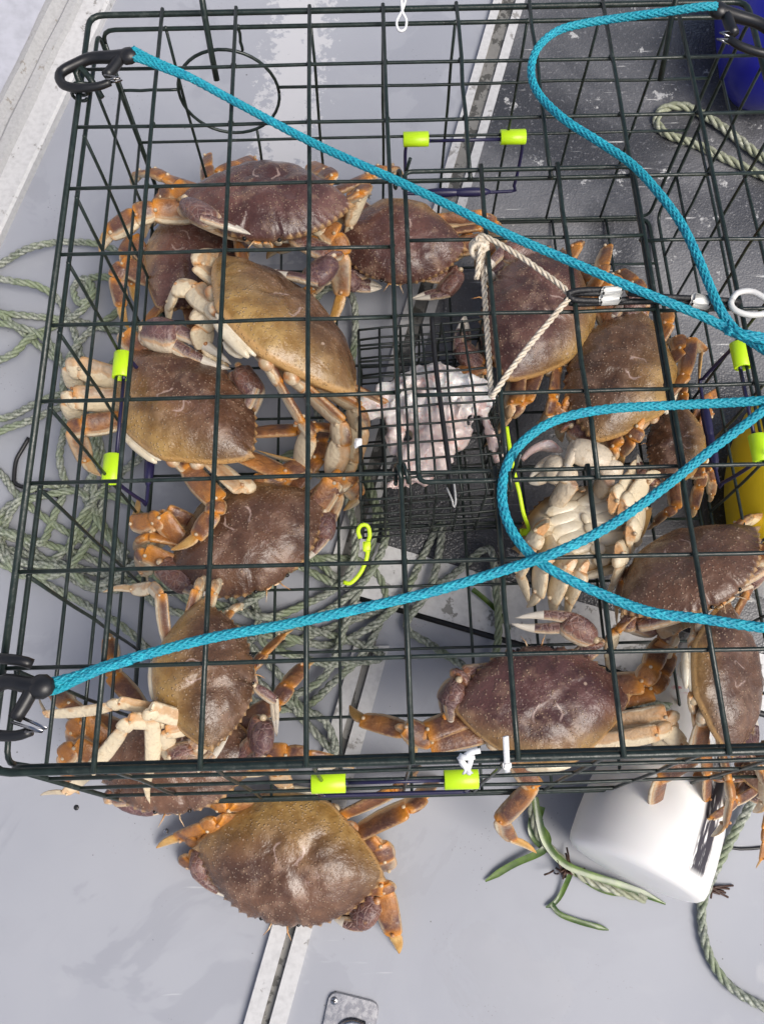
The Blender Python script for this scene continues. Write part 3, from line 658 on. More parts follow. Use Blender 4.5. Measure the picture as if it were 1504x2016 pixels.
for j in range(NYc+1):
    v = j/NYc; cw(cpos(0,v,cz1), cpos(1,v,cz1)); cw(cpos(0,v,cz0), cpos(1,v,cz0))
    if 0 < j < NYc: cw(cpos(0,v,cz1), cpos(0,v,cz0)); cw(cpos(1,v,cz1), cpos(1,v,cz0))
for k in range(1, NZc):
    z = cz0+(cz1-cz0)*k/NZc
    cw(cpos(0,0,z), cpos(1,0,z)); cw(cpos(0,1,z), cpos(1,1,z)); cw(cpos(0,0,z), cpos(0,1,z)); cw(cpos(1,0,z), cpos(1,1,z))
mb = MB(); tube(mb, spline([pl(850,625,cz1+.012), pl(858,720,cz1+.006), pl(872,830,cz1+.005), pl(885,925,cz1+.004), pl(895,1000,cz1-.002)], .005), .0023, 7); mb.build('lid_bungee', M_nylon, cage)
mb = MB(); tube(mb, spline([pl(879,960,cz1+.004), pl(890,985,cz1+.004), pl(893,1000,cz1), pl(897,985,cz1+.005), pl(893,945,cz1+.008)], .003), .0009, 5); mb.build('hook_wire', M_alu, cage)
# fish: lumps fused by a voxel remesh, roughened by a clouds displacement
mb = MB()
def blob(px, py, z, rx, ry_, rz): sphere(mb, pt(px,py,z+.006), (rx*1.1,ry_*1.1,rz), 0, None, 14, 9, POT_R)
for a in ((850,752,.082,.036,.016,.012),(890,765,.084,.030,.018,.012),(800,770,.078,.028,.014,.010),(940,790,.080,.020,.014,.010),(760,790,.074,.024,.011,.008),(720,808,.070,.016,.007,.006),(860,810,.080,.028,.022,.014),(880,850,.076,.020,.020,.014),(850,860,.076,.018,.022,.014),(835,895,.072,.022,.016,.012),(865,905,.072,.014,.012,.010),(815,930,.068,.020,.012,.010),(785,955,.062,.014,.008,.008),(780,830,.070,.010,.020,.006),(775,870,.066,.008,.014,.005)): blob(*a)
tube(mb, spline([pt(950,800,.08), pt(965,840,.078), pt(975,880,.07), pt(985,905,.06)], .004), .0055, 8)
tube(mb, spline([pt(735,800,.072), pt(700,818,.066), pt(684,818,.062)], .004), .0035, 8)
for k in range(7):
    a_ = pt(800+k*22, 745+k*6, .098); b_ = pt(770+k*26, 800+8*k, .090); tube(mb, spline([a_, (a_+b_)/2+np.array([0,0,.006]), b_], .003), .0022, 6)
fo = mb.build('fish_bait', M_fish); tag(fo, 'pale pinkish fish carcass scraps inside the fine mesh cage', 'bait')
rm = fo.modifiers.new('r', 'REMESH'); rm.mode = 'VOXEL'; rm.voxel_size = .0022; rm.use_smooth_shade = True
tx = bpy.data.textures.new('flesh', 'CLOUDS'); tx.noise_scale = .030; tx.noise_depth = 3
dm = fo.modifiers.new('d', 'DISPLACE'); dm.texture = tx; dm.strength = .018; dm.mid_level = .55; dm.texture_coords = 'GLOBAL'
tx2 = bpy.data.textures.new('fibre', 'CLOUDS'); tx2.noise_scale = .009; tx2.noise_depth = 3
dm2 = fo.modifiers.new('d2', 'DISPLACE'); dm2.texture = tx2; dm2.strength = .008; dm2.texture_coords = 'GLOBAL'
mb = MB(); tube(mb, spline([pt(1028,905,.05), pt(1050,885,.055), pt(1075,878,.055), pt(1105,888,.05)], .003), np.interp(np.linspace(0,1,len(spline([pt(1028,905,.05), pt(1050,885,.055), pt(1075,878,.055), pt(1105,888,.05)], .003))),[0,.4,.7,1],[.002,.005,.0065,.002]), 9)
fb = mb.build('fish_scrap', M_fish); tag(fb, 'torn white strip of fish beside the belly-up crab', 'bait')
d2 = fb.modifiers.new('d', 'DISPLACE'); d2.texture = tx; d2.strength = .006; d2.texture_coords = 'GLOBAL'

# ------------------------------------------------------------------ zip ties
def ztie(label, P, mat, head, w=.0019, name='zip_tie', flat=.35):
    mb = MB(); tube(mb, spline(P, .002), w, 6, up=POT_R[:,2], flat=flat); o = mb.build(name, mat); tag(o, label, 'zip tie')
    if head is not None:
        mb = MB(); box(mb, head[0], head[1], 0, None, .0008); h = mb.build('tie_head', mat, o)
    return o
P = [pt(*p) for p in ((709,1060,.10),(705,1045,.104),(712,1034,.106),(724,1036,.105),(728,1055,.10),(722,1072,.096),(724,1085,.094),(720,1105,.092),(708,1130,.088),(690,1148,.086),(676,1146,.085))]
ztie('lime green zip tie with long tail at the bait cage corner', P, M_zip_lime, (pt(722,1076,.096),(.0065,.008,.006)))
ztie('lime green zip tie running down the bait cage side by the belly-up crab', [pt(*p) for p in ((997,840,.09),(1003,880,.088),(1012,930,.085),(1022,970,.08),(1030,1010,.07),(1040,1040,.06),(1034,1052,.06))], M_zip_lime, (pt(1030,1048,.062),(.006,.006,.005)))
ztie('white zip tie standing up straight on the front rim', [pt(995,1450,ZT+.024), pt(996,1470,ZT+.018), pt(997,1492,ZT+.010), pt(998,1512,ZT+.002), pt(998,1520,ZT-.006)], M_zip, (pt(997,1507,ZT+.004),(.005,.004,.006)))
mb = MB()
for P in (((945,1478,.014),(925,1482,.014),(912,1492,.010),(908,1505,.006),(918,1515,.002),(922,1524,-.004)), ((903,1490,.008),(910,1500,.010),(918,1512,.006),(914,1522,-.002)), ((928,1484,.012),(926,1500,.009),(921,1516,.004),(926,1522,-.004)), ((904,1487,.012),(915,1492,.013),(934,1490,.012))):
    tube(mb, spline([pt(x,y,ZT+z) for x,y,z in P], .002), .0017, 6, flat=.4)
o = mb.build('zip_tie', M_zip); tag(o, 'knotted white plastic tie tangled on the front rim', 'zip tie')
mb = MB(); tube(mb, spline([pt(x,y,ZT+z) for x,y,z in ((800,-6,.02),(792,20,.014),(781,42,.010),(785,60,.008),(797,58,.008),(800,40,.010),(792,22,.014),(790,-4,.02))], .002), .0011, 6)
o = mb.build('zip_tie', M_zip); tag(o, 'clear white filament loop tied on the back rim', 'tie')
ztie('small white tie end clipped to the left side of the bait cage', [pt(708,868,.10), pt(700,872,.104), pt(702,882,.102)], M_zip, (pt(706,872,.104),(.006,.007,.006)))

# ------------------------------------------------------------------ buoys and floats
def lathe(prof, seg=40):
    mb = MB(); V = []; F = []; n = len(prof)
    for z, r in prof:
        for j in range(seg): a = 2*math.pi*j/seg; V.append((r*math.cos(a), r*math.sin(a), z))
    for i in range(n-1):
        for j in range(seg): k = (j+1)%seg; F.append((i*seg+j, i*seg+k, (i+1)*seg+k, (i+1)*seg+j))
    F.append(tuple(range(seg-1,-1,-1))); F.append(tuple((n-1)*seg+j for j in range(seg))); mb.add(V, F); return mb
hB = .062
b0, b1 = fl(1114,1652,hB), fl(1366,1782,hB); D = np.linalg.norm((b1-b0)[:2]); RB = D/2
ex = unit(b1-b0); ax = np.array([-ex[1], ex[0], 0.0])
if ax[1] < 0: ax = -ax
prof = [(.0,.30),(.0003,.80),(.0018,.91),(.005,.965),(.011,.99),(.03,1.0),(.06,.985),(.09,.92),(.12,.82),(.145,.71),(.17,.58),(.20,.43),(.225,.34),(.24,.27),(.25,.20),(.252,.08)]
prof = [(z, r*RB) for z, r in prof]
slope = math.atan2(RB*.65, .20)                       # rests on its lower side
axd = ax*math.cos(-slope)+np.array([0,0,1])*math.sin(-slope)*1.0
Yv = unit(ex-(ex@axd)*axd); Xv = np.cross(Yv, axd)
if Xv[2] < 0: Xv = -Xv; 
Yv = np.cross(axd, Xv)
cen = (b0+b1)/2; cen[2] = RB+.006
mbu = lathe(prof); bo = mbu.build('buoy', buoy_mat()); bo.matrix_world = Matrix(mat4(np.c_[Xv, Yv, axd], cen).tolist())
lowest = min((np.concatenate(mbu.v) @ np.c_[Xv,Yv,axd].T)[:,2])+cen[2]; bo.location.z -= lowest
tag(bo, 'white tapered foam buoy with black marker scribble propping up the pot', 'buoy')
print('buoy D', D, 'yv', Yv, ex)
# yellow and white float beyond the right wall
def flt(px, py, rad, axis_px, label, prof, mats, split, name):
    c0 = fl(px,py,rad); d = unit((fl(*axis_px,rad)-c0)*np.array([1,1,0])); X = np.array([0,0,1.0]); Y = np.cross(d, X)
    mb = lathe(prof, 36); seg = 36
    for k in range(len(mb.m)): 
        row = k//seg; mb.m[k] = 1 if (k < (len(prof)-1)*seg and prof[row][0] >= split) or k == len(mb.m)-1 else 0
    M = mat4(np.c_[X, Y, d], c0); o = mb.build(name, mats); o.matrix_world = Matrix(M.tolist()); tag(o, label, 'float'); return o
pr_ = [(-.115*math.cos(a_), max(.006,.064*math.sin(a_))) for a_ in np.linspace(.08,1.5708,8)]+[(.03,.062),(.05,.0615),(.051,.0615),(.07,.058),(.085,.048),(.095,.03),(.098,.01)]
flt(1566,985,.062,(1574,1100),'yellow and white foam float lying beside the pot\'s gate with lime sleeves', pr_, [M_yellow, M_bwhite], .05, 'net_float')
pr2 = [(-.10,.015),(-.098,.04),(-.09,.052),(-.06,.060),(0,.062),(.05,.060),(.075,.052),(.088,.038),(.094,.015)]
flt(1525,40,.062,(1535,170),'deep blue plastic float behind the snap hook on dark deck', pr2, [M_blue, M_blue], 9, 'blue_float')

# ------------------------------------------------------------------ eelgrass, scraps, flush latch
def blade(P, w, label):
    Q = spline([fl(*p) for p in P], .004); T, N, B = frames(Q); n = len(Q); t = np.linspace(0,1,n); ww = 1.0*w*np.clip(np.minimum(1, (1-t)*6+.25), 0, 1)
    S = np.cross(T, (0,0,1)); S /= np.linalg.norm(S, axis=1)[:,None]+1e-9; tw = .25*np.sin(t*5+P[0][0]); Z = np.array([0,0,1.0])
    A = S*np.cos(tw)[:,None]+Z*np.sin(tw)[:,None]*.6; V = []; F = []
    for i in range(n):
        V += [Q[i]-A[i]*ww[i]*.8, Q[i]-Z*.0008, Q[i]+A[i]*ww[i]*.8]
    for i in range(n-1):
        for j in range(2): k = j+1; F.append((i*3+j, i*3+k, (i+1)*3+k, (i+1)*3+j))
    mb = MB(); mb.add(V, F); o = mb.build('eelgrass_blade', M_grass); tag(o, label, 'eelgrass', 'eelgrass blades on the deck'); return o
blade([(1052,1570,.022),(1060,1610,.020),(1075,1660,.016),(1110,1700,.014),(1160,1722,.012),(1215,1740,.010),(1262,1758,.006),(1310,1780,.003)], .0042, 'long dark eelgrass blade wrapped along the rope by the buoy')
blade([(1066,1588,.018),(1060,1620,.014),(1078,1650,.010),(1068,1675,.010),(1010,1702,.006),(955,1735,.003)], .0042, 'wide eelgrass blade sticking out sideways onto the grey deck')
blade([(1048,1600,.014),(1044,1635,.008),(1060,1662,.008),(1090,1680,.010),(1130,1716,.008),(1180,1750,.004),(1240,1765,.003)], .0032, 'narrow eelgrass blade curling under the rope')
blade([(1122,1722,.010),(1112,1745,.006),(1100,1768,.004),(1086,1782,.004),(1074,1786,.003)], .0030, 'short bright eelgrass blade hanging from the weed tuft')
blade([(1086,1780,.004),(1102,1800,.004),(1140,1815,.004),(1170,1823,.004),(1198,1831,.003)], .0030, 'loose twisted eelgrass blade lying alone on the deck')
blade([(930,1160,.012),(955,1180,.012),(980,1205,.010),(1005,1240,.006)], .0032, 'olive eelgrass blade on the deck under the pot')
mb = MB()
for k in range(26):
    p = fl(1112+rng.normal(0,9), 1716+rng.normal(0,7), .008); d = rng.normal(0,1,3)*.006; tube(mb, [p, p+d*.5+(0,0,.002), p+d], .0009, 4)
o = mb.build('weed_tuft', M_weed); tag(o, 'small brown weed tuft caught on the eelgrass rope', 'weed')
mb = MB()
for k in range(9):
    p = fl(1402+rng.normal(0,5), 1748+rng.normal(0,3), .003); d = rng.normal(0,1,3)*.005*np.array([1.6,.8,.3]); tube(mb, [p-d, p+(0,0,.001), p+d], .0010, 4)
o = mb.build('weed_scrap', M_weed); tag(o, 'tiny dark red weed scrap on the deck right of the buoy', 'weed')
# stainless flush latch let into the deck
l0, l1, l2 = fl(650,1948), fl(747,1972), fl(630,2030); lx = unit(l1-l0); ly = np.array([-lx[1], lx[0], 0]); 
W_, H_ = np.linalg.norm(l1-l0)*1.02, .072
lc = l0+lx*W_/2-ly*H_/2; LM = mat4(np.c_[lx, ly, (0,0,1)], (lc[0], lc[1], 0))
lat = empty('flush_latch', M=LM); tag(lat, 'stainless flush lift latch screwed to the grey deck', 'latch')
t = rrect([(-W_/2,-H_/2,0),(W_/2,-H_/2,0),(W_/2,H_/2,0),(-W_/2,H_/2,0)], .009, 6); n = len(t)
inner = rrect([(-W_*.30,-H_*.42,0),(W_*.36,-H_*.42,0),(W_*.36,H_*.30,0),(-W_*.30,H_*.30,0)], .008, 6)
mb = MB(); V = np.vstack([t+(0,0,.0005), t*(.985,.985,1)+(0,0,.0032), inner+(0,0,.0032), inner+(0,0,-.004+.005)]); F = []
for r_ in range(3):
    for j in range(n): k = (j+1)%n; F.append((r_*n+j, r_*n+k, (r_+1)*n+k, (r_+1)*n+j))
F.append(tuple(3*n+j for j in range(n))); mb.add(V, F); mb.build('latch_plate', M_steel, lat, smooth=False)
mb = MB(); tube(mb, spline([(W_*.30,H_*.20,.0032),(W_*.05,H_*.21,.0032),(-W_*.12,H_*.15,.0032),(-W_*.19,H_*.02,.0032),(-W_*.20,-H_*.28,.0032)], .002), .0030, 8); mb.build('pull_handle', M_steel, lat)
for sx_, sy_ in ((-.38,.40),(.36,-.05),(-.38,-.40),(.38,-.40)):
    mb = MB(); sphere(mb, (W_*sx_,H_*sy_,.0032), (.0036,.0036,.0012), 0, None, 14, 6); s_ = mb.build('screw', M_steel, lat)
    mb = MB(); box(mb, (W_*sx_,H_*sy_,.0042), (.0044,.0008,.0008)); box(mb, (W_*sx_,H_*sy_,.00425), (.0008,.0044,.0008)); mb.build('screw_slot', M_black, s_)
for px, py in ((151,1590),(327,1637)):
    mb = MB(); sphere(mb, fl(px,py,.0004), (.0026,.0026,.0010), 0, None, 12, 6); o = mb.build('deck_plug', M_black if px < 200 else M_steel); tag(o, 'round black drain hole plug in the deck' if px < 200 else 'tiny round steel plug in the deck by the lone crab', 'plug')
# ------------------------------------------------------------------ crabs
CRAB_MATS = [M_shell, M_leg, M_claw, M_under, M_tip, M_dactyl, M_eye, M_knob]
def half_outline():
    """right half of the carapace seen from above, front centre -> rear centre, unit width; (x, y, tooth)"""
    pts = [(0,.302),(.022,.306),(.045,.300),(.066,.305),(.085,.292),(.100,.280),(.118,.283),(.130,.292)]
    ctrl = np.array([(.130,.288),(.21,.262),(.29,.218),(.365,.158),(.43,.085),(.475,.020),(.498,-.028)])
    L = np.r_[0, np.cumsum(np.linalg.norm(np.diff(ctrl,axis=0),axis=1))]; out = [(x,y,0) for x,y in pts]; NT = 10
    sp = spline(np.c_[ctrl, np.zeros(len(ctrl))], .002)[:,:2]; Ls = np.r_[0, np.cumsum(np.linalg.norm(np.diff(sp,axis=0),axis=1))]; Lt = Ls[-1]
    for k in range(NT):
        for u, h in ((.12,.0),(.45,.010),(.72,.021),(.92,.004)):
            s = (k+u)/NT*Lt; i = min(len(sp)-2, np.searchsorted(Ls, s)); p = sp[i]; d = unit(sp[i+1]-sp[i-1] if i > 0 else sp[1]-sp[0]); nrm = np.array([-d[1], d[0]]); nrm = nrm if nrm@p > 0 else -nrm
            if k == NT-1: h *= 2.2
            q_ = p+nrm*h*.68; out.append((q_[0], q_[1], h/.021))
    rear = spline(np.array([(.494,-.045,0),(.450,-.105,0),(.385,-.175,0),(.300,-.245,0),(.225,-.300,0),(.185,-.335,0),(.150,-.350,0),(.08,-.362,0),(0,-.366,0)]), .028)
    out += [(p[0],p[1],0) for p in rear]
    return out
HO = half_outline()
OUT = np.array(HO+[(-x,y,h) for x,y,h in HO[-2:0:-1]])          # closed outline
def carapace(mb, W, seed, hk=1.0):
    n = len(OUT); c0 = np.array([0,-.03]); rs = [0.0,.10,.20,.30,.40,.50,.60,.68,.76,.83,.89,.93,.96,.982,1.0]
    rg = np.random.default_rng(seed); ph = rg.uniform(0,6.28,8); am = rg.uniform(.7,1.2)
    def hgt(x, y, r):
        z = .150*hk*np.power(np.clip(1-np.power(r,2.5),0,1), .64)
        G = lambda cx, cy, sx_, sy_, a: a*np.exp(-((np.abs(x)-cx)/sx_)**2-((y-cy)/sy_)**2)
        z += (G(0,.10,.10,.08,.010)+G(.24,-.06,.12,.10,.008)+G(0,-.17,.08,.07,.007)+G(.25,.12,.10,.07,.005)-G(.115,.02,.022,.12,.011)-G(.09,-.12,.025,.05,.010)-G(.055,-.085,.05,.018,.007)-G(.17,.06,.05,.02,.005)-G(.06,.22,.03,.03,.006))*np.clip((1-r)*4,0,1)*am*1.7
        z += .0042*(np.sin(x*31+ph[0])*np.sin(y*27+ph[1])+np.sin(x*57+y*23+ph[2])*.5+np.sin(y*61-x*35+ph[3])*.4)*np.clip((1-r)*6,0,1)
        return z
    V = [(0,c0[1],float(hgt(np.array(0.),np.array(c0[1]),np.array(0.))))]; A = [(0,c0[1],0)]; F = []
    base = OUT[:,:2].copy(); dirn = base-c0; ln_ = np.linalg.norm(dirn,axis=1)[:,None]
    smooth = base-dirn/ln_*OUT[:,2:3]*.0143                         # outline without its teeth
    ang = np.arctan2(dirn[:,1], dirn[:,0]); rad = np.linalg.norm(smooth-c0, axis=1); o_ = np.argsort(ang); ag = np.linspace(-math.pi, math.pi, 361)
    rf = np.interp(ag, np.r_[ang[o_]-2*math.pi, ang[o_], ang[o_]+2*math.pi], np.tile(rad[o_], 3))[:-1]; fr_ = np.fft.rfft(rf); fr_ *= np.exp(-(np.arange(len(fr_))/7.0)**2); rf = np.fft.irfft(fr_, 360)
    rl_ = np.interp(ang, ag, np.r_[rf, rf[0]]); low_ = c0+dirn/ln_*rl_[:,None]
    for r in rs[1:]:
        k = np.clip((r-.93)/.07,0,1); k2 = np.clip((r-.45)/.5,0,1); k2 = k2*k2*(3-2*k2); P = c0+((smooth*k2+low_*(1-k2))*(1-k)+base*k-c0)*r; z = hgt(P[:,0],P[:,1],np.full(n,r))
        z += OUT[:,2]*k*.006
        for i in range(n): V.append((P[i,0],P[i,1],z[i])); A.append((P[i,0],P[i,1],r+OUT[i,2]*k*.06))
    m = len(rs)-1
    for j in range(n): F.append((0, 1+(j+1)%n, 1+j))
    for i in range(m-1):
        for j in range(n): k = (j+1)%n; F.append((1+i*n+j, 1+i*n+k, 1+(i+1)*n+k, 1+(i+1)*n+j))
    nt_ = len(F); mats = [0]*nt_
    last = 1+(m-1)*n; prev = last
    for r, z in ((.985,-.012),(.95,-.026),(.86,-.052),(.74,-.082),(.60,-.108),(.46,-.122),(.28,-.126)):
        st_ = len(V); P = c0+(smooth-c0)*r
        for i in range(n): V.append((P[i,0]*(1 if r > .7 else .92),P[i,1],z)); A.append((P[i,0],P[i,1],r))
        for j in range(n): k = (j+1)%n; F.append((prev+j, prev+k, st_+k, st_+j)); mats.append(3 if r < .98 else 0)
        prev = st_
    V.append((0,c0[1],-.127)); A.append((0,0,.1)); e_ = len(V)-1
    for j in range(n): F.append((prev+j, prev+(j+1)%n, e_)); mats.append(3)
    V = np.array(V)*W; F = [f[::-1] for f in F]; mb.add(V, F, mats, A)
PROF = {'merus': ([0,.06,.2,.5,.78,.92,.97,1], [.66,.78,.90,1.0,1.0,.97,.92,.80]), 'carpus': ([0,.1,.35,.7,.92,1], [.62,.80,.97,1.0,.92,.76]),
        'prop': ([0,.05,.14,.35,.62,.85,.95,1], [.62,.78,.92,1.0,.97,.86,.78,.66]), 'dact': ([0,.08,.25,.5,.75,.92,1], [.62,.82,.86,.70,.45,.20,.03])}
def segm(mb, A, B, n, w, kind, mat, up, shade=0.0, flat=.60, bow=0.0, seg=12):
    A, B = np.asarray(A, float), np.asarray(B, float); d = B-A; L = np.linalg.norm(d); d = d/(L+1e-9)
    n = np.asarray(n, float); n = unit(n-(n@d)*d); a = np.cross(n, d); ts, rr = PROF[kind]; V = []; T = []; F = []
    th = np.arange(seg)*2*math.pi/seg
    for t, r in zip(ts, rr):
        cpt = A+d*L*t+a*bow*L*math.sin(math.pi*t)
        for q_ in th:
            nn = math.cos(q_)*a+math.sin(q_)*n
            ce = abs(math.cos(q_)); sup = .90+.22*ce**3
            V.append(cpt+r*w*.5*(math.cos(q_)*a+math.sin(q_)*n*flat)*sup); T.append((t, float(nn@up), shade, ce))
    m = len(ts)
    for i in range(m-1):
        for j in range(seg): k = (j+1)%seg; F.append((i*seg+j, i*seg+k, (i+1)*seg+k, (i+1)*seg+j))
    o1 = len(V); V += V[:seg]; T += T[:seg]; F.append(tuple(range(o1+seg-1, o1-1, -1)))
    o1 = len(V); V += V[(m-1)*seg:m*seg]; T += T[(m-1)*seg:m*seg]; F.append(tuple(o1+j for j in range(seg)))
    mb.add(V, F, mat, T)
def knob(mb, p, r, up): sphere(mb, p, r, 7, (0,0,0), 8, 5)
UP = np.array([0,0,1.0])
def leg(mb, J, W, sc=1.0, shade=0.0):
    """J: coxa, merus end, carpus end, propodus end, tip (crab frame, metres)"""
    J = [np.asarray(j, float) for j in J]; n = np.cross(J[1]-J[0], J[min(3,len(J)-1)]-J[1])
    if np.linalg.norm(n) < 1e-6*W: n = np.cross(J[1]-J[0], UP)
    n = unit(unit(n)+UP*(.75 if n[2] >= 0 else -.75)); kinds = ('merus','carpus','prop','dact'); ws = (.134,.122,.118,.076)
    root = J[0]; d0 = unit(J[1]-J[0]); segm(mb, root-d0*.10*W, root+d0*.07*W, n, .11*W*sc, 'carpus', 1, UP, shade-.35, .7)
    for k in range(len(J)-1):
        A = J[k]+unit(J[k+1]-J[k])*(.035*W if k == 0 else 0); B = J[k+1]
        segm(mb, A, B+unit(B-A)*(.012*W if k < 3 else 0), n, ws[k]*W*sc, kinds[k], 1 if k < 3 else 5, UP, shade+(-.05*k), bow=(-.06 if k == 3 else .03*(k != 1)), flat=.44 if k != 1 else .60)
        if 0 < k: knob(mb, J[k]+n*.026*W*sc, .012*W*sc, UP); knob(mb, J[k]-n*.026*W*sc, .012*W*sc, UP)
def claw(mb, J, W, side, sc=1.0, gap=.22, roll=.6, shade=0.0):
    """J: shoulder, elbow, wrist, palm end, tip"""
    S, E_, Wr, P, T = [np.asarray(j, float) for j in J]
    n = unit(np.cross(E_-S, P-Wr)+UP*.2*W); segm(mb, S, E_, n, .12*W*sc, 'merus', 2, UP, shade-.3, .7); segm(mb, E_, Wr, n, .135*W*sc, 'carpus', 2, UP, shade, .85)
    knob(mb, Wr+n*.03*W, .022*W, UP); knob(mb, Wr-n*.03*W, .022*W, UP)
    d = P-Wr; L = np.linalg.norm(d); d = d/L; v = unit(UP-(UP@d)*d); s = np.cross(d, v); h = math.cos(roll)*v+math.sin(roll)*s*side; k = np.cross(d, h)
    ts = [0,.05,.15,.3,.5,.7,.88,1.0,1.08]; hh = [.42,.60,.78,.92,1.0,1.0,.95,.84,.5]; bow = [0,.02,.05,.07,.08,.07,.05,.02,0]
    seg = 16; V = []; A = []; F = []
    for t, r, b in zip(ts, hh, bow):
        cp = Wr+d*L*t+k*0
        for j in range(seg):
            q_ = 2*math.pi*j/seg; nn = math.cos(q_)*h+math.sin(q_)*k; V.append(cp+r*W*sc*(math.cos(q_)*h*.100+math.sin(q_)*k*.068)+h*b*.06*W); A.append((min(t,1)*.6+.2, float(nn@UP)*.6+.4*math.cos(q_), shade))
    for i in range(len(ts)-1):
        for j in range(seg): q2 = (j+1)%seg; F.append((i*seg+j, i*seg+q2, (i+1)*seg+q2, (i+1)*seg+j))
    F.append(tuple(range(seg-1,-1,-1))); F.append(tuple((len(ts)-1)*seg+j for j in range(seg))); mb.add(V, F, 2, A)
    fd = T-P; FL = np.linalg.norm(fd); fd = fd/FL
    for sg, kind in ((-1,'fix'),(1,'mov')):
        base = P+h*sg*.040*W*sc; tip = T+h*sg*gap*.06*W*sc; c1 = (base+tip)/2+h*sg*(.030+gap*.05)*W*sc; t = np.linspace(0,1,9)[:,None]
        C = (1-t)**2*base+2*t*(1-t)*c1+t*t*tip; C[0] = base-fd*.03*W; wd = np.interp(t[:,0], [0,.15,.5,.85,1], [.042,.044,.034,.016,.003])*W*sc
        T_, N_, B_ = frames(C, h); V = []; A = []; F = []; seg2 = 10
        for i in range(9):
            for j in range(seg2):
                q_ = 2*math.pi*j/seg2; nn = math.cos(q_)*N_[i]+math.sin(q_)*B_[i]; V.append(C[i]+wd[i]*(math.cos(q_)*N_[i]+math.sin(q_)*B_[i]*.72)); A.append((.5, float(nn@UP)-.25, shade-.2))
        ms = []
        for i in range(8):
            for j in range(seg2): q2 = (j+1)%seg2; F.append((i*seg2+j, i*seg2+q2, (i+1)*seg2+q2, (i+1)*seg2+j)); ms.append(4 if i >= 4 else 2)
        F.append(tuple(8*seg2+j for j in range(seg2))); ms.append(4); mb.add(V, F, ms, A)
        for i in range(2, 8):                                            # teeth along the biting edge
            p = C[i]-h*sg*wd[i]*.85; sphere(mb, p, (.010*W*sc*(1.1-.06*i),)*3, 4, (0,0,0), 6, 4)
LEG_ROOT = [(.29,.06),(.31,-.045),(.275,-.155),(.205,-.255)]
LEG_AZ = [38,10,-20,-52]
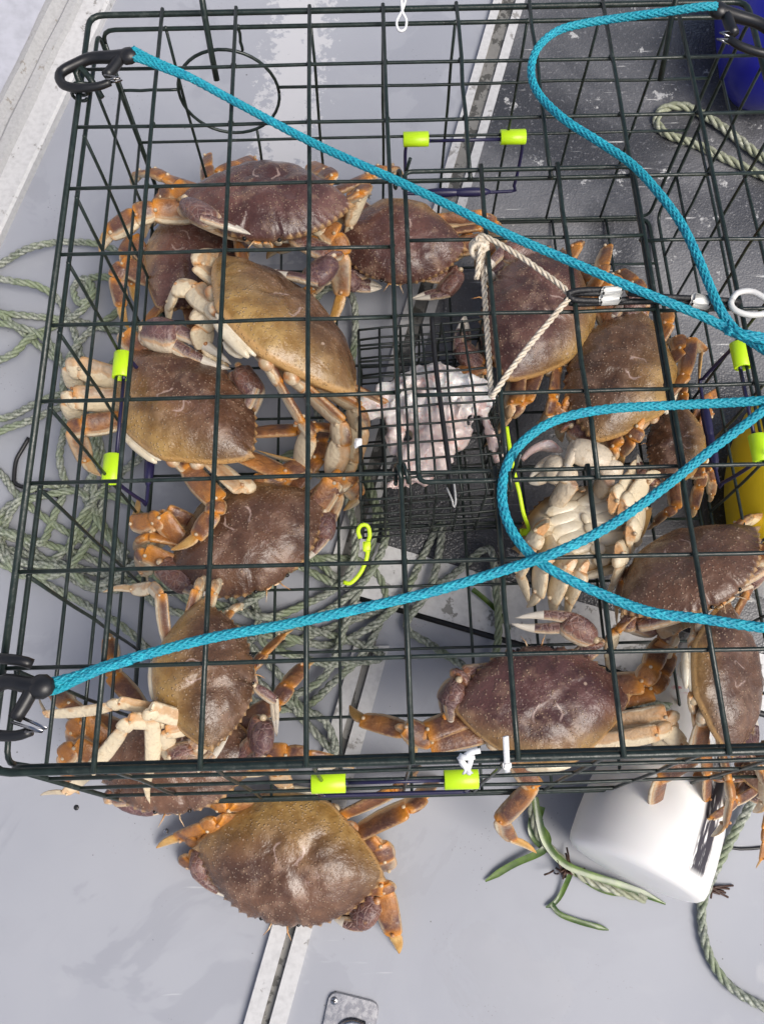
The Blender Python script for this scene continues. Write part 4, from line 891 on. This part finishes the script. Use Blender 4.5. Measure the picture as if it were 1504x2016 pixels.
def make_crab(label, PR, PLx, zr, zl_, pitch=0, tan=.2, legs={}, claws={}, flip=False, world=False, seed=1, hk=1.0, droop=0.0, skip=(), shade=0.0, lsc=1.0, pale=(), pur=.3):
    to = (lambda x, y, z: fl(x, y, z)) if world else (lambda x, y, z: pt(x, y, z))
    a, b = to(*PR, zr), to(*PLx, zl_); W = np.linalg.norm(a-b); ex = (a-b)/W
    up = np.array([0,0,1.0]) if world else POT_R[:,2].copy()
    if flip: up = -up
    up = unit(up-(up@ex)*ex); ey = np.cross(up, ex); ph = math.radians(pitch)
    ey, up = ey*math.cos(ph)+up*math.sin(ph), up*math.cos(ph)-ey*math.sin(ph)
    R = np.c_[ex, ey, up]; org = (a+b)/2+ey*.03*W; M = mat4(R, org); inv = lambda p: (np.asarray(p)-org) @ R
    mb = MB(); carapace(mb, W, seed, hk); rg = np.random.default_rng(seed*13+5)
    zb = (zr+zl_)/2; default_z = (zb+.012, zb+.006, max(.006, zb-.022), max(.004, zb-.05))
    low = -(zb)/W if not flip else -.2
    for sname, sg in (('R',1),('L',-1)):
        for i in range(4):
            key = f'{sname}{i+1}'; rx, ry_ = LEG_ROOT[i]; root = np.array([sg*rx, ry_, -.075])*W
            if key in skip: continue
            azd = LEG_AZ[i]+rg.uniform(-9,9); u = np.array([math.cos(math.radians(azd))*sg, math.sin(math.radians(azd)), 0])
            if key in legs:
                J = [root]; given = legs[key]
                for k, g_ in enumerate(given): J.append(inv(to(g_[0], g_[1], g_[2] if len(g_) > 2 else default_z[k])))
                if len(J) < 5:                                            # shin folded down out of sight
                    d = unit(J[-1]-J[-2]); dn = np.array([0,0,-1.0])*(1 if not flip else -1)
                    Ls = (.11,.20,.19); 
                    for k in range(len(J)-2, 3): d = unit(d*.55+dn*.6); J.append(J[-1]+d*Ls[k]*W)
            else:
                e1 = rg.uniform(.02,.10); fold = rg.uniform(.10,.9)
                J = [root, root+(u*.34+UP*e1)*W]; u2 = unit(u*(1-fold*.6)+np.array([0,-1 if i > 1 else .6,0])*fold*.6)
                J.append(J[-1]+(u2*.11-UP*.01)*W); J.append(J[-1]+(u2*.17-UP*.09)*W); J.append(J[-1]+(u2*.10-UP*.14)*W)
                if not flip:
                    for j_ in J[1:]: j_[2] = max(j_[2], low*W*1.0+.004)
            leg(mb, J, W, (.88 if i == 3 else 1.0)*lsc, -.75 if key in pale else shade)
        key = f'{sname}C'; sh = np.array([sg*.16, .17, -.085])*W
        if key in skip: continue
        if key in claws:
            g_ = [inv(to(*p)) for p in claws[key]['p']]; wr = g_[0]
            el = (sh+wr)/2+unit(np.array([sg,.3,0]))*.10*W if len(g_) < 4 else None
            if el is None: el, wr, pe, tp = g_
            else: pe, tp = g_[1], g_[2]
            d = unit(wr-el); el2 = wr-d*min(.16*W, np.linalg.norm(wr-el)*.6); claw(mb, [sh, el2, wr, pe, tp], W, sg, claws[key].get('sc',1.0), claws[key].get('gap',.22), claws[key].get('roll',.6), shade)
        else:
            claw(mb, [sh, np.array([sg*.40,.17,-.10])*W, np.array([sg*.475,.125,-.075])*W, np.array([sg*.36,.30,-.09])*W, np.array([sg*.14,.365,-.10])*W], W, sg, .9, .12, .9, shade)
    # face: eyes on stalks, mouth plates, feelers
    for sg in (1,-1):
        p = np.array([sg*.098,.285,-.008])*W; tube(mb, [p+np.array([-sg*.02,-.03,-.01])*W, p], .011*W, 6, 1); sphere(mb, p, .0135*W, 6, (0,0,0), 8, 6)
        segm(mb, np.array([sg*.030,.300,-.020])*W, np.array([sg*.028,.235,-.105])*W, (0,1,0), .055*W, 'prop', 1, UP, .1, .5); segm(mb, np.array([sg*.085,.275,-.025])*W, np.array([sg*.075,.215,-.10])*W, (0,1,0), .05*W, 'prop', 1, UP, -.2, .5)
        tube(mb, [np.array([sg*.04,.295,-.01])*W, np.array([sg*.05,.33,.0])*W, np.array([sg*.075,.37,-.01])*W], np.array([.006,.004,.001])*W, 5, 1)
    sphere(mb, np.array([0,-.365,-.045])*W, np.array([.135,.030,.030])*W, 3, (0,0,.3), 14, 7); sphere(mb, np.array([0,-.345,-.025])*W, np.array([.15,.030,.022])*W, 3, (0,0,.3), 14, 7)
    for sg in (1,-1):
        for (cx_, cy_, cr_) in ((.185,-.300,.042),(.290,-.222,.046)):
            sphere(mb, np.array([sg*cx_,cy_,-.040])*W, np.array([cr_,cr_*.9,cr_*.8])*W, 7, (0,0,0), 12, 7)
    # belly plates and folded tail flap
    for sg in (1,-1):
        for k in range(5):
            y = .13-.075*k; sphere(mb, np.array([sg*(.125-.010*abs(k-1.5)), y, -.110])*W, np.array([.135,.054,.024])*W, 3, (0,0,.2), 10, 6)
    for k in range(5):
        w_ = .085-.012*k; sphere(mb, np.array([0,-.30+.075*k,-.118-.012*min(k,2)])*W, np.array([w_*.75,.048,.020])*W, 3, (0,0,.2), 10, 6)
    o = mb.build('crab', CRAB_MATS, None, None, True); o.matrix_world = Matrix(M.tolist())
    o['tan'] = float(tan); o['pur'] = float(pur); o['seed'] = float(seed)*1.37; tag(o, label, 'crab', 'crabs in and around the pot')
    print('crab %-60s W=%.3f z=%.3f' % (label[:60], W, org[2])); return o
make_crab('crab showing its front face, uppermost of the heap by the back wall', (356,392), (694,404), .125, .120, 12, .05, seed=1, pur=.9,
  legs={'R1':[(345,372,.12),(322,390,.11),(296,424,.085),(286,470,.06)], 'R4':[(430,345,.12),(470,330,.11),(500,315,.09)], 'L1':[(660,462,.11),(672,500,.10),(673,578,.07),(636,660,.05)],
        'L2':[(706,385,.12),(716,372,.115),(690,440,.08),(676,470,.06)], 'L4':[(655,352,.12),(640,340,.11),(612,325,.09)]},
  claws={'RC':{'p':[(366,400,.150),(418,434,.158),(492,461,.150)],'gap':.10,'roll':.9,'sc':.9}, 'LC':{'p':[(656,512,.115),(612,552,.115),(503,530,.110)],'gap':.45,'roll':1.1,'sc':1.0}})
make_crab('crab pinned under the uppermost crab of the heap, only its left back showing', (312,612), (446,396), .058, .072, -6, .18, seed=2, pur=.8,
  legs={'R3':[(243,520,.06),(228,545,.055),(238,600,.035),(256,652,.015)], 'R4':[(262,470,.07),(245,498,.06),(262,560,.04),(268,600,.02)], 'R2':[(285,640,.06),(280,670,.05),(262,690,.03)], 'L4':[(330,410,.07),(310,420,.06),(285,440,.04)]}, skip=('RC','LC'))
make_crab('tan crab with its pale hind edge up, lying diagonally over its neighbours', (688,780), (428,508), .115, .125, -42, .46, seed=3, pale=('L2','L3','L4'), pur=.1,
  legs={'L4':[(385,570,.125),(350,566,.12),(334,600,.10),(334,645,.08)], 'L2':[(397,528,.12),(404,506,.115),(430,503,.10),(460,528,.08)], 'L3':[(418,606,.125),(394,640,.12),(402,678,.10),(452,722,.08)],
        'R4':[(590,826,.11),(612,856,.10),(590,912,.06),(505,886,.05)], 'R3':[(668,828,.10)], 'R2':[(700,800,.09)]}, skip=('LC','RC'))
make_crab('tan-backed crab raised against the left gate, purple claws open', (492,905), (240,702), .085, .085, -8, .36, seed=4, pale=('L2','L3','R3'), pur=.3,
  legs={'L1':[(248,660,.09),(250,680,.08)], 'L2':[(160,724,.09),(141,727,.085),(146,762,.06),(170,790,.05)], 'L3':[(150,782,.09),(138,792,.085),(150,825,.06),(175,850,.04)], 'L4':[(168,838,.085),(144,846,.08),(168,905,.05),(200,938,.02)],
        'R4':[(428,984,.085),(424,1008,.085),(389,1055,.08),(336,1083,.075)], 'R3':[(474,962,.08),(486,950,.07)], 'R2':[(560,935,.07),(590,918,.06)]},
  claws={'LC':{'p':[(282,655,.10),(345,666,.105),(455,722,.09)],'gap':.2,'roll':.9}, 'RC':{'p':[(470,726,.09),(504,775,.085),(482,838,.07)],'gap':.2,'roll':.5}})
make_crab('brown crab above the snap hook rope, legs folded beside the blue gate rod', (330,1138), (638,980), .055, .055, 2, .22, seed=5,
  legs={'R2':[(318,1018,.07),(306,1029,.065),(262,1030,.05),(272,978,.03)], 'R3':[(298,1056,.06),(285,1062,.05)], 'R4':[(330,1010,.06),(312,1040,.04)], 'R1':[(290,1090,.06),(282,1100,.05)], 'L1':[(656,950,.07),(662,972,.06),(648,1020,.04),(620,1056,.02)],
        'L2':[(676,940,.07),(690,952,.06),(704,975,.045),(676,1006,.02)], 'L4':[(520,935,.06),(560,945,.05)]},
  claws={'RC':{'p':[(318,1110,.06),(375,1152,.055),(440,1168,.05)],'gap':.1,'roll':.7}, 'LC':{'p':[(640,1010,.05),(630,1060,.045),(590,1110,.04)],'gap':.1,'roll':.7}})
make_crab('crab with cream spread legs, standing on a darker crab in the front left corner', (412,1478), (392,1184), .125, .125, -10, .45, seed=6, pale=('R1','R2','R3','R4'), pur=.1, shade=-.45, lsc=.86,
  legs={'L1':[(452,1206,.11)], 'L2':[(418,1168,.12)], 'L3':[(388,1165,.125)], 'L4':[(318,1172,.14),(300,1156,.13),(262,1160,.11),(203,1166,.09)],
        'R4':[(236,1382,.15),(222,1390,.145),(92,1406,.12),(78,1374,.10)], 'R3':[(256,1418,.15),(244,1434,.145),(132,1560,.085),(80,1566,.06)], 'R2':[(298,1396,.15),(298,1412,.145),(298,1514,.10),(296,1582,.06)],'R1':[(330,1440,.13),(330,1470,.11)]},
  claws={'RC':{'p':[(335,1492,.11),(392,1494,.105),(452,1430,.10)],'gap':.9,'roll':1.3}, 'LC':{'p':[(500,1350,.11),(540,1380,.10),(545,1450,.06)],'gap':.05,'roll':.4,'sc':.5}})
make_crab('dark crab underneath, mostly hidden below the crab with cream legs', (180,1490), (515,1478), .040, .045, 4, .0, seed=7,
  legs={'R1':[(150,1470,.05),(128,1490,.045),(140,1540,.02)], 'R2':[(165,1420,.05),(145,1440,.045),(150,1480,.02)], 'L1':[(540,1500,.04),(548,1520,.03)]},
  claws={'LC':{'p':[(520,1415,.07),(512,1475,.06),(455,1510,.04)],'gap':.1,'roll':.5}, 'RC':{'p':[(225,1560,.012),(310,1580,.004),(372,1562,.004)],'gap':.1,'roll':1.0}})
make_crab('crab loose on the deck outside the pot, astride the white deck seam', (388,1660), (756,1722), .040, .040, -4, .45, seed=8, pur=.25, world=True,
  legs={'R4':[(452,1588,.055),(430,1588,.05),(396,1574,.03),(402,1545,.012)], 'R3':[(430,1618,.05),(410,1628,.045),(356,1648,.02),(308,1670,.006)], 'R2':[(395,1650,.03),(385,1660,.02)], 'R1':[(380,1690,.02),(372,1700,.012)], 'L4':[(772,1558,.06),(792,1545,.05)], 'L3':[(798,1594,.055)],
        'L2':[(748,1660,.04),(756,1690,.03)], 'L1':[(752,1738,.035),(757,1752,.03),(774,1836,.015),(786,1878,.004)]},
  claws={'RC':{'p':[(398,1668,.030),(408,1718,.024),(470,1768,.018)],'gap':.06,'roll':.5,'sc':.95}, 'LC':{'p':[(742,1770,.028),(700,1806,.022),(650,1800,.02)],'gap':.06,'roll':.7,'sc':.95}})
make_crab('purple grey crab behind the cage, between the heap and the cream cord', (654,462), (918,488), .060, .058, -12, .15, seed=9, pur=.8,
  legs={'L4':[(948,428,.06),(968,440,.05),(985,462,.03)], 'L3':[(945,448,.06),(970,455,.05)], 'L2':[(948,478,.06),(962,500,.05),(980,545,.035),(966,612,.01)], 'L1':[(930,470,.05),(945,500,.04)], 'R4':[(690,390,.06),(710,372,.05)], 'R3':[(660,410,.06)]},
  claws={'RC':{'p':[(676,540,.045),(705,560,.035),(752,566,.03)],'gap':.1,'roll':.9}})
make_crab('purple brown crab under the black bungee and cream cord', (1112,497), (1002,752), .075, .080, 6, .25, seed=10, pur=.7,
  legs={'R4':[(1180,545,.09),(1184,530,.085),(1194,488,.07)], 'R3':[(1200,560,.085),(1205,548,.08)], 'L4':[(1088,782,.075),(1082,812,.065),(1066,832,.04)], 'L3':[(1030,790,.08),(1008,810,.07)], 'L2':[(1012,795,.08),(1002,806,.07),(990,820,.05)], 'R1':[(1070,500,.06)], 'R2':[(1130,490,.07)]}, skip=())
make_crab('plain brown crab lying against the right hand gate', (1268,618), (1172,872), .075, .075, -4, .40, seed=11, pur=.0,
  legs={'R4':[(1340,690,.08),(1332,668,.07)], 'R3':[(1312,640,.08),(1306,622,.07)], 'L4':[(1346,742,.085),(1358,672,.08),(1380,690,.06),(1374,774,.02)], 'L3':[(1256,842,.08),(1244,862,.075),(1222,888,.06),(1216,925,.04)], 'L1':[(1108,800,.07),(1096,812,.065),(1105,840,.045)], 'L2':[(1210,880,.07),(1200,895,.06)]},
  claws={'RC':{'p':[(1270,608,.075),(1228,614,.072),(1195,655,.06)],'gap':.12,'roll':.8}, 'LC':{'p':[(1122,842,.06),(1168,872,.055),(1222,880,.05)],'gap':.1,'roll':.6}})
make_crab('small brown crab tucked beside the yellow float, under a bigger one', (1345,800), (1322,958), .035, .035, -4, .42, seed=12,
  legs={'L4':[(1398,925,.04),(1402,945,.035)], 'L3':[(1384,930,.04),(1376,955,.03),(1366,1000,.012)], 'L2':[(1330,1000,.04),(1312,1010,.035)], 'R4':[(1385,822,.04),(1398,812,.035)]})
make_crab('crab lying on its back with its cream belly and legs showing', (1014,1084), (1282,1006), .040, .044, 4, .50, flip=True, seed=13, shade=-1.2, lsc=1.35,
  legs={'R1':[(1060,1050,.085),(1048,1072,.08),(1022,1130,.06),(1040,1190,.05)], 'R2':[(1080,1100,.085),(1066,1112,.08),(1060,1168,.06),(1036,1196,.05)], 'R3':[(1118,1120,.085),(1108,1132,.08),(1088,1180,.06),(1085,1212,.05)], 'R4':[(1146,1124,.085),(1138,1138,.08),(1120,1180,.06),(1112,1214,.05)],
        'L1':[(1206,985,.085),(1222,975,.08),(1240,945,.07),(1252,905,.06)], 'L2':[(1226,1000,.085),(1240,990,.08),(1268,948,.07),(1300,930,.06)], 'L3':[(1240,1050,.08),(1250,1040,.075),(1262,1000,.06),(1268,960,.05)], 'L4':[(1218,1090,.085),(1222,1108,.08),(1212,1140,.06),(1195,1180,.04)]},
  claws={'LC':{'p':[(1196,962,.08),(1203,908,.085),(1128,886,.085),(1112,920,.08)],'gap':.3,'roll':1.2,'sc':1.15}, 'RC':{'p':[(1135,960,.08),(1110,926,.08),(1080,922,.07),(1040,946,.06)],'gap':.2,'roll':1.0,'sc':1.0}})
make_crab('dark brown crab facing the front right, over the belly-up crab\'s legs', (1222,1206), (1486,1040), .085, .095, 38, .10, seed=14, pur=.35, skip=('L4','L2','R4'),
  legs={'R1':[(1322,1246,.07),(1312,1262,.065),(1290,1330,.04),(1256,1368,.015)], 'R2':[(1215,1240,.07),(1205,1250,.06)], 'L3':[(1452,1034,.06),(1470,1024,.05),(1500,1020,.03),(1530,1040,.01)], 'R3':[(1240,1122,.035),(1226,1140,.03)]},
  claws={'LC':{'p':[(1496,1108,.085),(1466,1150,.08),(1394,1182,.07)],'gap':.12,'roll':.9}, 'RC':{'p':[(1228,1222,.07),(1282,1238,.06),(1350,1200,.06)],'gap':.12,'roll':.7}})
make_crab('brown crab seen edge on in the front right corner, toothed edge to the right', (1432,1486), (1424,1184), .095, .100, -32, .12, seed=15,
  legs={'R4':[(1388,1470,.06),(1392,1520,.045),(1392,1572,.02),(1366,1564,.006)], 'R3':[(1372,1490,.065),(1300,1530,.055),(1290,1586,.02),(1218,1617,.004)], 'L4':[(1372,1215,.07),(1360,1225,.06)]}, skip=('LC','L2','L3'))
make_crab('purple crab with pitted back beside the front rim, legs poking through the wires', (1240,1376), (893,1398), .062, .062, 0, .28, seed=16, pur=1.0, pale=('R3','R4'),
  legs={'L2':[(842,1440,.055),(800,1440,.05),(716,1418,.035),(688,1388,.015)], 'L3':[(850,1462,.05),(800,1432,.06),(798,1440,.05),(818,1494,.01)], 'L4':[(1050,1546,.03),(986,1614,-.01),(1006,1652,-.04),(1056,1680,-.06)], 'L1':[(880,1420,.05),(868,1432,.04)],
        'R1':[(1262,1345,.07),(1280,1318,.07),(1306,1262,.055),(1334,1238,.04)], 'R2':[(1280,1360,.065),(1298,1330,.06),(1315,1290,.05),(1322,1250,.03)], 'R3':[(1308,1408,.075),(1318,1420,.07),(1300,1470,.045)], 'R4':[(1290,1442,.075),(1312,1436,.07),(1338,1462,.055),(1354,1486,.045)]},
  claws={'LC':{'p':[(902,1340,.062),(878,1384,.055),(884,1432,.045)],'gap':.1,'roll':.5}, 'RC':{'p':[(1170,1262,.065),(1112,1226,.07),(1010,1222,.065)],'gap':.4,'roll':1.0,'sc':.85}})
make_crab('mottled crab half under the front rim, right of the white buoy', (1640,1500), (1455,1530), .030, .030, 0, .1, seed=17,
  legs={'L1':[(1450,1560,.02),(1442,1575,.015)]},
  claws={'LC':{'p':[(1446,1530,.02),(1480,1565,.01),(1530,1590,.005)],'gap':.1,'roll':.8}})
